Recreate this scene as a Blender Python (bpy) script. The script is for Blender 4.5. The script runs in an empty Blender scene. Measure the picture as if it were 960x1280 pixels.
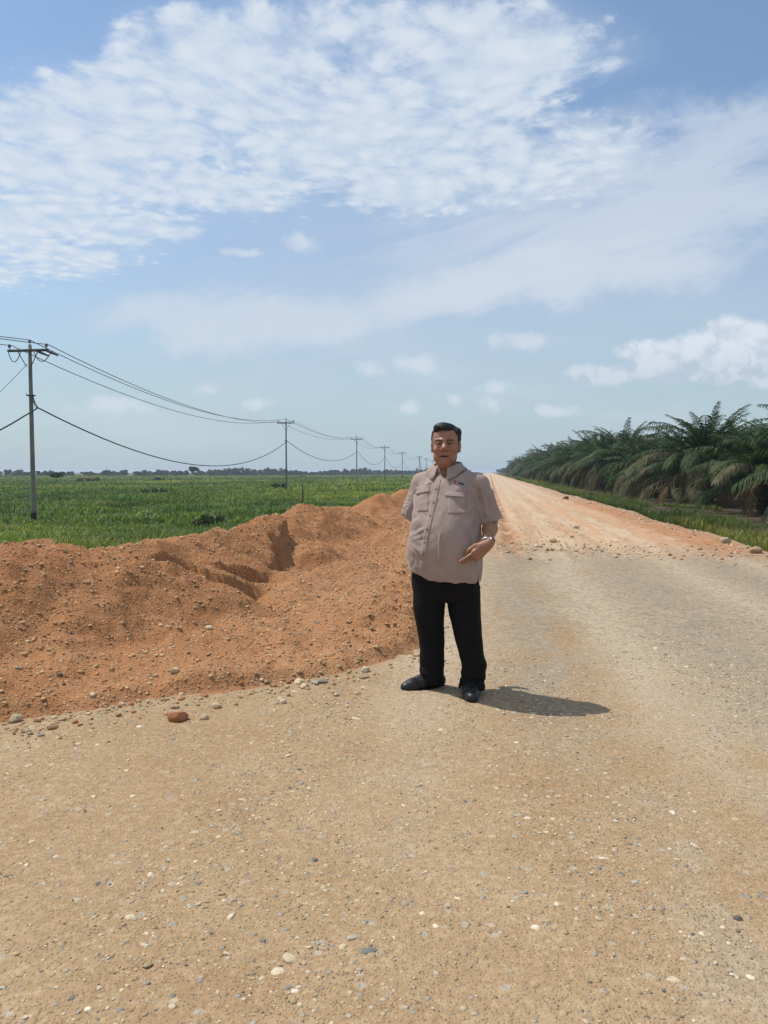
import bpy, math, random
import numpy as np
from mathutils import Vector, Matrix
from mathutils.bvhtree import BVHTree

random.seed(7)
RNG = np.random.default_rng(11)
scene = bpy.context.scene
COL = scene.collection
R = math.radians

# ------------------------------------------------------------------ road frame
# the camera stands at the origin, looking along +Y; the road runs off to the right
RA = R(7.8)
U = np.array([math.sin(RA), math.cos(RA)])        # along the road
NV = np.array([math.cos(RA), -math.sin(RA)])      # across, to the right

def rw(s, lat):
    s = np.asarray(s, float); lat = np.asarray(lat, float)
    return s * U[0] + lat * NV[0], s * U[1] + lat * NV[1]

def wr(x, y):
    return x * U[0] + y * U[1], x * NV[0] + y * NV[1]

def sstep(x, a, b):
    t = np.clip((np.asarray(x, float) - a) / (b - a), 0, 1)
    return t * t * (3 - 2 * t)

# ------------------------------------------------------------------ numpy noise
def _hash(ix, iy, iz, seed):
    h = (ix.astype(np.int64) * 374761393 + iy.astype(np.int64) * 668265263 + iz.astype(np.int64) * 2147483647 + seed * 974634777) & 0xffffffff
    h = ((h ^ (h >> 13)) * 1274126177) & 0xffffffff
    h = ((h ^ (h >> 16)) * 2246822519) & 0xffffffff
    h = h ^ (h >> 15)
    return (h & 0xffffff) / float(0xffffff)

def vnoise(x, y, z=None, seed=0):
    x = np.asarray(x, float); y = np.asarray(y, float)
    z = np.zeros_like(x) if z is None else np.asarray(z, float)
    ix, iy, iz = np.floor(x), np.floor(y), np.floor(z)
    fx, fy, fz = x - ix, y - iy, z - iz
    fx = fx * fx * fx * (fx * (fx * 6 - 15) + 10); fy = fy * fy * fy * (fy * (fy * 6 - 15) + 10); fz = fz * fz * fz * (fz * (fz * 6 - 15) + 10)
    r = 0
    for dx in (0, 1):
        wx = fx if dx else 1 - fx
        for dy in (0, 1):
            wy = fy if dy else 1 - fy
            for dz in (0, 1):
                wz = fz if dz else 1 - fz
                r = r + wx * wy * wz * _hash(ix + dx, iy + dy, iz + dz, seed)
    return r * 2 - 1

def fbm(x, y, z=None, octaves=4, seed=0):
    r = 0; a = 1.0; f = 1.0; t = 0
    for o in range(octaves):
        r = r + a * vnoise(x * f, y * f, None if z is None else z * f, seed + o * 17)
        t += a; a *= .5; f *= 2.03
    return r / t

# ------------------------------------------------------------------ mesh helpers
def make_mesh(name, V, F, mat=None, smooth=True, cols=None, matidx=None):
    """V (n,3); F (m,3) or (m,4) or a list of such arrays."""
    V = np.asarray(V, np.float32)
    Fs = F if isinstance(F, list) else [F]
    me = bpy.data.meshes.new(name)
    me.vertices.add(len(V)); me.vertices.foreach_set('co', V.ravel())
    lv = np.concatenate([np.asarray(f, np.int32).ravel() for f in Fs])
    tot = np.concatenate([np.full(len(f), np.asarray(f).shape[1], np.int32) for f in Fs])
    st = np.concatenate([[0], np.cumsum(tot)[:-1]]).astype(np.int32)
    me.loops.add(len(lv)); me.loops.foreach_set('vertex_index', lv)
    me.polygons.add(len(tot)); me.polygons.foreach_set('loop_start', st)
    try: me.polygons.foreach_set('loop_total', tot)
    except Exception: pass
    me.polygons.foreach_set('use_smooth', np.full(len(tot), smooth, bool))
    if matidx is not None: me.polygons.foreach_set('material_index', np.asarray(matidx, np.int32))
    if cols is not None:
        c = np.ones((len(V), 4), np.float32); c[:, :3] = cols
        a = me.color_attributes.new('tint', 'FLOAT_COLOR', 'POINT'); a.data.foreach_set('color', c.ravel())
    for m in (mat if isinstance(mat, (list, tuple)) else [mat]):
        if m is not None: me.materials.append(m)
    me.update(calc_edges=True); me.validate()
    return me

def link(name, me, parent=None, loc=None):
    o = bpy.data.objects.new(name, me); COL.objects.link(o)
    if loc is not None: o.location = loc
    if parent is not None: o.parent = parent
    return o

def obj(name, V, F, mat=None, parent=None, smooth=True, cols=None, matidx=None, loc=None):
    return link(name, make_mesh(name, V, F, mat, smooth, cols, matidx), parent, loc)

def tag(o, label=None, cat=None, group=None, kind=None):
    if label: o['label'] = label
    if cat: o['category'] = cat
    if group: o['group'] = group
    if kind: o['kind'] = kind
    return o

def empty(name, loc=(0, 0, 0), rz=0):
    o = bpy.data.objects.new(name, None); COL.objects.link(o)
    o.location = loc; o.rotation_euler = (0, 0, rz); o.empty_display_size = .2
    return o

class MB:
    """collects simple shapes into one mesh"""
    def __init__(self): self.V = []; self.Q = []; self.T = []; self.n = 0
    def add(self, V, Q=None, T=None):
        V = np.asarray(V, float)
        if Q is not None and len(Q): self.Q.append(np.asarray(Q) + self.n)
        if T is not None and len(T): self.T.append(np.asarray(T) + self.n)
        self.V.append(V); self.n += len(V); return self
    def tube(self, pts, rad, n=8, caps=True, squash=1.0):
        pts = np.asarray(pts, float); m = len(pts)
        rad = np.full(m, rad, float) if np.isscalar(rad) else np.asarray(rad, float)
        t = np.gradient(pts, axis=0); t /= np.linalg.norm(t, axis=1)[:, None] + 1e-12
        up = np.where(np.abs(t[:, 2:3]) > .95, np.array([[0, 1, 0.]]), np.array([[0, 0, 1.]]))
        a = np.cross(t, up); a /= np.linalg.norm(a, axis=1)[:, None]
        b = np.cross(a, t)
        ang = np.linspace(0, 2 * math.pi, n, endpoint=False)
        V = pts[:, None] + rad[:, None, None] * (np.cos(ang)[None, :, None] * a[:, None] + squash * np.sin(ang)[None, :, None] * b[:, None])
        i = np.arange(m - 1)[:, None] * n; j = np.arange(n)[None]; j2 = (j + 1) % n
        Q = np.stack([i + j, i + j2, i + n + j2, i + n + j], -1).reshape(-1, 4)
        V = V.reshape(-1, 3); T = []
        if caps:
            k = len(V); V = np.vstack([V, pts[:1], pts[-1:]])
            for q in range(n):
                T.append((k, (q + 1) % n, q)); T.append((k + 1, (m - 1) * n + q, (m - 1) * n + (q + 1) % n))
        return self.add(V, Q, T)
    def box(self, c, size, rz=0, bev=0.0):
        x, y, z = [s / 2 for s in size]
        if bev <= 0:
            V = np.array([(a * x, b * y, d * z) for d in (-1, 1) for b in (-1, 1) for a in (-1, 1)])
            Q = [(0, 2, 3, 1), (4, 5, 7, 6), (0, 1, 5, 4), (2, 6, 7, 3), (0, 4, 6, 2), (1, 3, 7, 5)]
        else:
            V = []; Q = []
            ring = []
            for zz, ins in ((-z, bev), (-z + bev, 0), (z - bev, 0), (z, bev)):
                xx, yy = x - ins, y - ins; b2 = bev
                ring.append([(-xx + b2, -yy, zz), (xx - b2, -yy, zz), (xx, -yy + b2, zz), (xx, yy - b2, zz), (xx - b2, yy, zz), (-xx + b2, yy, zz), (-xx, yy - b2, zz), (-xx, -yy + b2, zz)])
            V = np.array(ring).reshape(-1, 3)
            for r_ in range(3):
                for q in range(8): Q.append((r_ * 8 + q, r_ * 8 + (q + 1) % 8, r_ * 8 + 8 + (q + 1) % 8, r_ * 8 + 8 + q))
            for o_, flip in ((0, 1), (24, 0)):
                for q in ((0, 1, 2, 3), (0, 3, 4, 7), (4, 5, 6, 7)):
                    f = [o_ + k for k in q]; Q.append(tuple(f[::-1]) if flip else tuple(f))
        V = np.asarray(V, float)
        cr, sr = math.cos(rz), math.sin(rz)
        V = np.stack([V[:, 0] * cr - V[:, 1] * sr, V[:, 0] * sr + V[:, 1] * cr, V[:, 2]], 1) + np.asarray(c, float)
        return self.add(V, Q)
    def build(self, name, mat, parent=None, smooth=True, loc=None):
        F = []
        if self.Q: F.append(np.vstack(self.Q))
        if self.T: F.append(np.vstack(self.T))
        return obj(name, np.vstack(self.V), F, mat, parent, smooth, loc=loc)

# ------------------------------------------------------------------ node helpers
class NT:
    def __init__(self, tree): self.t = tree
    def n(self, typ, **kw):
        x = self.t.nodes.new(typ)
        for k, v in kw.items(): setattr(x, k, v)
        return x
    def set(self, sock, v):
        if isinstance(v, bpy.types.NodeSocket): self.t.links.new(v, sock)
        elif v is not None: sock.default_value = v
    def m(self, op, a, b=None, c=None, clamp=False):
        x = self.n('ShaderNodeMath', operation=op, use_clamp=clamp)
        self.set(x.inputs[0], a)
        if b is not None: self.set(x.inputs[1], b)
        if c is not None: self.set(x.inputs[2], c)
        return x.outputs[0]
    def add(self, a, b): return self.m('ADD', a, b)
    def sub(self, a, b): return self.m('SUBTRACT', a, b)
    def mul(self, a, b): return self.m('MULTIPLY', a, b)
    def vm(self, op, a, b=None):
        x = self.n('ShaderNodeVectorMath', operation=op)
        self.set(x.inputs[0], a)
        if b is not None: self.set(x.inputs[1], b)
        return x.outputs['Value'] if op in ('DOT_PRODUCT', 'LENGTH') else x.outputs['Vector']
    def ss(self, x, lo, hi, a=0.0, b=1.0):
        q = self.n('ShaderNodeMapRange', interpolation_type='SMOOTHSTEP')
        self.set(q.inputs[0], x)
        for i, v in ((1, lo), (2, hi), (3, a), (4, b)): self.set(q.inputs[i], v)
        return q.outputs[0]
    def mix(self, f, a, b, blend='MIX'):
        q = self.n('ShaderNodeMix', data_type='RGBA', blend_type=blend)
        self.set(q.inputs[0], f)
        self.set(q.inputs[6], a if isinstance(a, bpy.types.NodeSocket) else (*a, 1))
        self.set(q.inputs[7], b if isinstance(b, bpy.types.NodeSocket) else (*b, 1))
        return q.outputs[2]
    def noise(self, vec, scale, detail=4, rough=.55, dist=0.0, out='Fac'):
        q = self.n('ShaderNodeTexNoise')
        if vec is not None: self.set(q.inputs['Vector'], vec)
        q.inputs['Scale'].default_value = scale; q.inputs['Detail'].default_value = detail
        q.inputs['Roughness'].default_value = rough; q.inputs['Distortion'].default_value = dist
        return q.outputs[out]
    def voro(self, vec, scale, rnd=1.0, feature='F1'):
        q = self.n('ShaderNodeTexVoronoi', feature=feature)
        self.set(q.inputs['Vector'], vec); q.inputs['Scale'].default_value = scale; q.inputs['Randomness'].default_value = rnd
        return q
    def comb(self, x, y, z=0.0):
        q = self.n('ShaderNodeCombineXYZ')
        self.set(q.inputs[0], x); self.set(q.inputs[1], y); self.set(q.inputs[2], z); return q.outputs[0]
    def sep(self, v):
        q = self.n('ShaderNodeSeparateXYZ'); self.set(q.inputs[0], v); return q.outputs
    def bump(self, h, strength, dist, normal=None):
        q = self.n('ShaderNodeBump'); q.inputs['Strength'].default_value = strength; q.inputs['Distance'].default_value = dist
        self.set(q.inputs['Height'], h)
        if normal is not None: self.set(q.inputs['Normal'], normal)
        return q.outputs[0]

def material(name, col=None, rough=.8, spec=.3, metal=0.0):
    m = bpy.data.materials.new(name); m.use_nodes = True
    g = NT(m.node_tree); p = m.node_tree.nodes['Principled BSDF']
    p.inputs['Roughness'].default_value = rough; p.inputs['Specular IOR Level'].default_value = spec; p.inputs['Metallic'].default_value = metal
    if col is not None: p.inputs['Base Color'].default_value = (*col, 1)
    return m, g, p

def obj_coord(g): return g.n('ShaderNodeTexCoord').outputs['Object']
def geo_pos(g): return g.n('ShaderNodeNewGeometry').outputs['Position']
def tint(g):
    q = g.n('ShaderNodeVertexColor'); q.layer_name = 'tint'; return q.outputs['Color']

def noisy(name, c1, c2, scale, rough=.8, spec=.3, bump=0.0, bdist=.01, detail=5, metal=0.0, bscale=None, pos=True):
    m, g, p = material(name, None, rough, spec, metal)
    v = obj_coord(g)
    f = g.ss(g.noise(v, scale, detail), .3, .7)
    g.set(p.inputs['Base Color'], g.mix(f, c1, c2))
    if bump: g.set(p.inputs['Normal'], g.bump(g.noise(v, bscale or scale * 3, 4), bump, bdist))
    return m

# ================================================================== camera
CAM_H = 1.4
cam = bpy.data.cameras.new('camera'); co = bpy.data.objects.new('camera', cam); COL.objects.link(co)
cam.sensor_fit = 'VERTICAL'; cam.sensor_height = 24; cam.lens = 24 * 961 / 1280
cam.clip_start = .05; cam.clip_end = 12000
co.location = (0, 0, CAM_H); co.rotation_euler = (R(90 - 2.98), 0, 0)
scene.camera = co

# ================================================================== light and sky
SUN_EL, SUN_AZ = R(61), R(-66)          # azimuth from +Y towards +X
sd = np.array([math.sin(SUN_AZ) * math.cos(SUN_EL), math.cos(SUN_AZ) * math.cos(SUN_EL), math.sin(SUN_EL)])
sl = bpy.data.lights.new('sun', 'SUN'); sl.energy = 3.35; sl.angle = R(.53); sl.color = (1, .955, .88)
so = bpy.data.objects.new('sun', sl); COL.objects.link(so)
so.rotation_euler = Vector(sd).to_track_quat('Z', 'Y').to_euler(); so.location = (0, 0, 30)

SKY_STR = .105
world = bpy.data.worlds.new('World'); scene.world = world; world.cycles.sampling_method = 'MANUAL'; world.cycles.sample_map_resolution = 512; world.use_nodes = True
def build_sky():
    t = world.node_tree; t.nodes.clear(); g = NT(t)
    out = g.n('ShaderNodeOutputWorld'); bg = g.n('ShaderNodeBackground')
    t.links.new(bg.outputs[0], out.inputs[0]); bg.inputs['Strength'].default_value = SKY_STR
    sky = g.n('ShaderNodeTexSky', sky_type='NISHITA')
    sky.sun_disc = False; sky.sun_elevation = SUN_EL; sky.sun_rotation = SUN_AZ
    sky.air_density = 1.25; sky.dust_density = .7; sky.ozone_density = 3.0; sky.altitude = 0
    d = g.n('ShaderNodeTexCoord').outputs['Generated']
    X, Y, Z = g.sep(d)
    # direction as slopes about +Y (whole front half of the dome); ceiling plane for the high cloud
    yy = g.m('MAXIMUM', Y, .12)
    tx = g.m('DIVIDE', X, yy); ty = g.m('DIVIDE', Z, yy)
    zz = g.m('MAXIMUM', Z, .02)
    px = g.m('DIVIDE', X, g.add(zz, .05)); py = g.m('DIVIDE', Y, g.add(zz, .05))
    plane = g.comb(px, py, 0)
    slope = g.comb(tx, ty, 0)
    front = g.ss(Y, .05, .25)
    def px2(cx, cy): return (cx - 480) / 961, (590 - cy) / 961
    lump0 = g.sub(g.noise(slope, 15.0, 7, .62), .5)
    wob = g.sub(g.noise(slope, 5.0, 5, .6), .5)
    wob2 = g.sub(g.noise(g.vm('ADD', slope, (3.1, 1.7, 0)), 5.0, 5, .6), .5)
    def ell(cx, cy, rx, ry, rot, jit=.0):
        a, b = px2(cx, cy); c, s = math.cos(R(rot)), math.sin(R(rot))
        ux = g.sub(g.add(tx, g.mul(wob, jit)), a); uy = g.sub(g.add(ty, g.mul(wob2, jit)), b)
        u = g.add(g.mul(ux, c * 961 / rx), g.mul(uy, s * 961 / rx))
        v = g.add(g.mul(ux, -s * 961 / ry), g.mul(uy, c * 961 / ry))
        return g.sub(1.0, g.m('SQRT', g.add(g.mul(u, u), g.mul(v, v))))
    # --- altocumulus sheet (upper left to centre), puffs laid out on the cloud ceiling
    m1 = g.m('MAXIMUM', ell(330, 150, 470, 150, 10, .16), ell(90, 235, 250, 140, 16, .14))
    m1 = g.m('MAXIMUM', m1, ell(560, 120, 260, 95, 14, .14))
    m1 = g.m('MAXIMUM', m1, g.sub(ell(600, 210, 420, 105, 6, .18), .34))
    warp = g.vm('ADD', plane, g.vm('SCALE', g.noise(plane, 2.2, 3, .5, 0, 'Color')))
    warp.node.inputs[1].links[0].from_node.inputs['Scale'].default_value = .22
    puffs = g.sub(1.0, g.voro(warp, 13.5, .95, 'SMOOTH_F1').outputs['Distance'])
    fine = g.noise(warp, 24.0, 8, .64)
    large = g.noise(plane, 3.2, 4, .55)
    dens = g.add(g.add(g.mul(puffs, .52), g.mul(fine, .74)), g.mul(large, .66))
    edge = g.ss(m1, -.18, .38)
    c1 = g.mul(g.ss(g.add(dens, g.mul(edge, .78)), 1.40, 1.86), g.ss(m1, -.24, .12))
    c1 = g.mul(c1, .88)
    veil = g.mul(g.mul(g.ss(m1, -.12, .55), g.ss(large, .25, .62)), .42)
    # --- thin veil at the right, drawn out in streaks that rise to the right
    rot = g.n('ShaderNodeVectorRotate', rotation_type='Z_AXIS'); g.set(rot.inputs['Vector'], slope); rot.inputs['Angle'].default_value = R(-14)
    st = g.vm('MULTIPLY', rot.outputs[0], (3.2, 14.0, 1))
    streak = g.noise(st, 1.0, 8, .66, .8)
    m2 = g.m('MAXIMUM', ell(820, 245, 400, 95, 16, .22), g.sub(ell(700, 345, 340, 60, 6, .2), .18))
    c2 = g.mul(g.ss(g.add(g.mul(streak, 1.25), g.mul(g.ss(m2, -.3, .6), .42)), .62, 1.14), .66)
    c2 = g.mul(c2, g.ss(m2, -.35, .25))
    soft = g.mul(g.m('MULTIPLY', g.ss(ell(620, 350, 700, 190, 5, .14), -.2, .75), g.add(.45, g.mul(streak, 1.0)), clamp=True), .50)
    # --- soft grey-white bank low at the left
    m3 = g.m('MAXIMUM', ell(330, 400, 240, 46, 3, .11), ell(640, 355, 300, 40, 9, .12))
    c3 = g.mul(g.ss(g.add(m3, g.add(g.mul(g.sub(streak, .5), .9), g.mul(lump0, .7))), -.06, .60), .72)
    hz = g.noise(g.vm('MULTIPLY', slope, (3.0, 11.0, 1)), 1.0, 5, .55)
    c4 = g.mul(g.mul(g.ss(hz, .46, .72), g.mul(g.ss(ty, .0, .06), g.ss(ty, .26, .12))), .42)
    # --- cumulus heaps near the horizon
    lump = g.sub(g.noise(slope, 24.0, 7, .62), .5)
    lump_s = g.sub(g.noise(g.vm('ADD', slope, (-.010, .016, 0)), 24.0, 7, .62), .5)
    def cum(lst, soft_):
        r = None
        for (cx, cy, rx, ry) in lst:
            e = ell(cx, cy, rx, ry, 0, .035)
            r = e if r is None else g.m('MAXIMUM', r, e)
        return g.ss(g.add(r, g.mul(lump, 1.5)), -.16, soft_)
    lumpf = g.sub(g.noise(slope, 40.0, 7, .65), .5)
    def cum2(lst, soft_):
        r = None
        for (cx, cy, rx, ry) in lst:
            e = ell(cx, cy, rx, ry, 0, .05); r = e if r is None else g.m('MAXIMUM', r, e)
        return g.ss(g.add(r, g.add(g.mul(lumpf, 1.8), g.mul(lump, 1.6))), -.05, soft_)
    big = cum([(880, 440, 62, 26), (905, 420, 40, 24), (830, 452, 60, 22), (760, 466, 60, 15), (930, 425, 40, 22), (955, 430, 40, 26), (800, 440, 40, 16), (940, 462, 60, 20), (870, 470, 90, 14)], .42)
    sml = cum2([(258, 484, 24, 12), (462, 466, 30, 14), (520, 457, 34, 17), (508, 513, 22, 11), (620, 486, 32, 12), (608, 506, 16, 14), (568, 500, 16, 10), (150, 510, 60, 14), (376, 308, 26, 14), (235, 300, 30, 10), (300, 320, 40, 7), (950, 480, 30, 10), (330, 500, 30, 10), (690, 512, 50, 9), (660, 430, 60, 14)], .95)
    sml = g.mul(sml, .58)
    # light from above-left: a lump is brighter on its upper side, greyer at its foot
    under = g.m('ADD', g.ss(g.sub(lump_s, lump), -.10, .16, 0, .75), g.ss(ty, .175, .115, 0, .45), clamp=True)
    base = g.mix(1.0, sky.outputs[0], (.86, .92, .96), 'MULTIPLY')
    base = g.mix(.08, base, (4.2, 5.2, 6.6))
    base = g.mix(g.ss(ty, .30, -.02, 0, .85), base, (3.35, 4.35, 5.05))
    white = (5.7, 6.15, 6.75); grey = (3.9, 4.6, 5.45)
    colr = base
    def lay(colr, mask, c): return g.mix(g.m('MULTIPLY', mask, front, clamp=True), colr, c)
    colr = lay(colr, soft, (4.2, 4.85, 5.75))
    colr = lay(colr, c4, (4.9, 5.5, 6.2))
    colr = lay(colr, c2, (5.0, 5.6, 6.4))
    colr = lay(colr, c3, (4.9, 5.5, 6.3))
    colr = lay(colr, veil, (5.1, 5.75, 6.6))
    colr = lay(colr, c1, g.mix(g.ss(g.add(puffs, g.mul(fine, .7)), .7, 1.35), (4.7, 5.45, 6.4), white))
    colr = lay(colr, g.mul(big, .92), g.mix(under, white, grey))
    colr = lay(colr, sml, (5.6, 6.05, 6.6))
    # the rest of the dome, behind: unseen broken cloud, thickened to raise the fill light
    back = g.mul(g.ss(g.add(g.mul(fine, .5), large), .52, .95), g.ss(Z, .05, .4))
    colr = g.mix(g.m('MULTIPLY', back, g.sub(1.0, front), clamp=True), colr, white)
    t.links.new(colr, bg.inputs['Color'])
build_sky()
scene.view_settings.view_transform = 'Standard'; scene.view_settings.look = 'None'
scene.view_settings.exposure = .30; scene.view_settings.gamma = 1
scene.cycles.use_denoising = True; scene.cycles.denoising_prefilter = 'NONE'
scene.cycles.sample_clamp_direct = 8; scene.cycles.sample_clamp_indirect = 3; scene.cycles.max_bounces = 6; scene.cycles.diffuse_bounces = 3; scene.cycles.volume_bounces = 0
scene.cycles.transparent_max_bounces = 6

# ================================================================== terrain
ROAD_L, ROAD_R = -5.2, 4.85
def field_z(s, lat):
    n = fbm(s * .09, lat * .09, octaves=3, seed=3) * .22 + fbm(s * .6, lat * .6, octaves=3, seed=5) * .09
    left = -.12 - 1.2 * sstep(-lat, 5.3, 8.6) + n * sstep(-lat, 6, 10)
    right = -.1 - .30 * sstep(lat, 4.9, 6.4) - .34 * sstep(lat, 7, 13) + n * .55 * sstep(lat, 5.2, 7)
    return np.where(lat < 0, left, right)

def graded(lo, hi, step0, grow, mid=0.0):
    """coordinates from lo to hi, steps step0 near mid growing away from it"""
    out = [mid]; st = step0
    while out[-1] < hi: out.append(out[-1] + st); st *= grow
    neg = [mid]; st = step0
    while neg[-1] > lo: neg.append(neg[-1] - st); st *= grow
    a = np.array(sorted(set(neg[1:] + out))); a[0] = lo; a[-1] = hi; return a

def grid_mesh(A, B):
    na, nb = len(A), len(B)
    i = np.arange(na - 1)[:, None] * nb; j = np.arange(nb - 1)[None]
    return np.stack([i + j, i + nb + j, i + nb + j + 1, i + j + 1], -1).reshape(-1, 4)

def field_material():
    m, g, p = material('field_ground', None, .95, .1)
    v = obj_coord(g)
    a = g.ss(g.noise(v, .05, 6, .6), .35, .65); b = g.ss(g.noise(v, .7, 5, .65), .3, .7); c = g.ss(g.noise(v, 3.5, 4, .6), .35, .7)
    green = g.mix(a, (.052, .092, .020), (.085, .118, .030))
    green = g.mix(g.mul(b, .55), green, (.036, .066, .018)); green = g.mix(g.mul(c, .35), green, (.10, .125, .04))
    lat = g.vm('DOT_PRODUCT', v, (float(NV[0]), float(NV[1]), 0))
    mud = g.mix(c, (.060, .046, .030), (.125, .092, .058))
    near = g.mul(g.ss(lat, 4.0, 6.5), g.ss(g.add(g.noise(v, .33, 5, .65), g.mul(g.ss(lat, 6.5, 11), .30)), .50, .58))
    col = g.mix(near, green, mud)
    bank = g.mul(g.ss(lat, -9.0, -6.8), g.ss(lat, -3, -4))
    col = g.mix(g.mul(bank, g.ss(g.noise(v, 1.3, 4), .35, .6)), col, (.30, .22, .13))
    g.set(p.inputs['Base Color'], col)
    g.set(p.inputs['Normal'], g.bump(g.add(g.noise(v, 2.0, 6, .7), g.noise(v, .25, 4)), .9, .35))
    return m

A = graded(-60, 3000, .5, 1.035, 12); B = graded(-3000, 3000, .35, 1.045, 0)
SS, LL = np.meshgrid(A, B, indexing='ij'); x, y = rw(SS, LL)
fz = field_z(SS, LL) 
tag(obj('field', np.stack([x, y, fz], -1).reshape(-1, 3), grid_mesh(A, B)[:, ::-1], field_material()), kind='structure')

# ================================================================== road
def road_z(s, lat):
    edge = fbm(s * .35, lat * 0 + 3, octaves=4, seed=21) * .45
    drop = .32 * sstep(lat + edge * .7, ROAD_R - .1, ROAD_R + .75) + .32 * sstep(-lat + edge * .7, -ROAD_L - .1, -ROAD_L + .75)
    z = fbm(s * .5, lat * .5, octaves=3, seed=8) * .018 + fbm(s * 3.2, lat * 3.2, octaves=3, seed=9) * .007 + fbm(s * 14, lat * 14, octaves=2, seed=10) * .004
    z = z + .02 * np.cos(lat * .55)
    far = sstep(s - .12 * (lat - 1) + 1.4 * fbm(s * .4, lat * 1.6, octaves=3, seed=29), 12.6, 14.6)
    # fresh laterite laid over the gravel beyond the man, with wheel ruts
    z = z + far * (.03 + .022 * np.abs(fbm(s * 2.6, lat * 3.4, octaves=3, seed=31)) + .011 * fbm(s * 9, lat * 9, octaves=2, seed=32))
    wig = .10 * fbm(s * .12, lat * 0, octaves=2, seed=41) + .07 * fbm(s * 1.6, lat * 1.6, octaves=2, seed=43)
    rut = lambda c, w: np.exp(-((lat - c - wig) / w) ** 2)
    brk = np.clip(.75 + .9 * fbm(s * 1.1, lat * 1.5, octaves=3, seed=42), .1, 1.5)
    z = z + far * brk * (-.075 * rut(.42, .12) + .05 * rut(.74, .15) + .030 * rut(.12, .16) - .04 * rut(2.25, .2) + .03 * rut(2.6, .18) + .045 * rut(3.7, .3) - .035 * rut(3.2, .25) + .04 * rut(-.6, .2))
    nr = 1 - far
    z = z + nr * (-.014 * rut(1.15, .45) - .012 * rut(2.75, .4) + .010 * rut(1.95, .25))
    return z - drop

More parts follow.
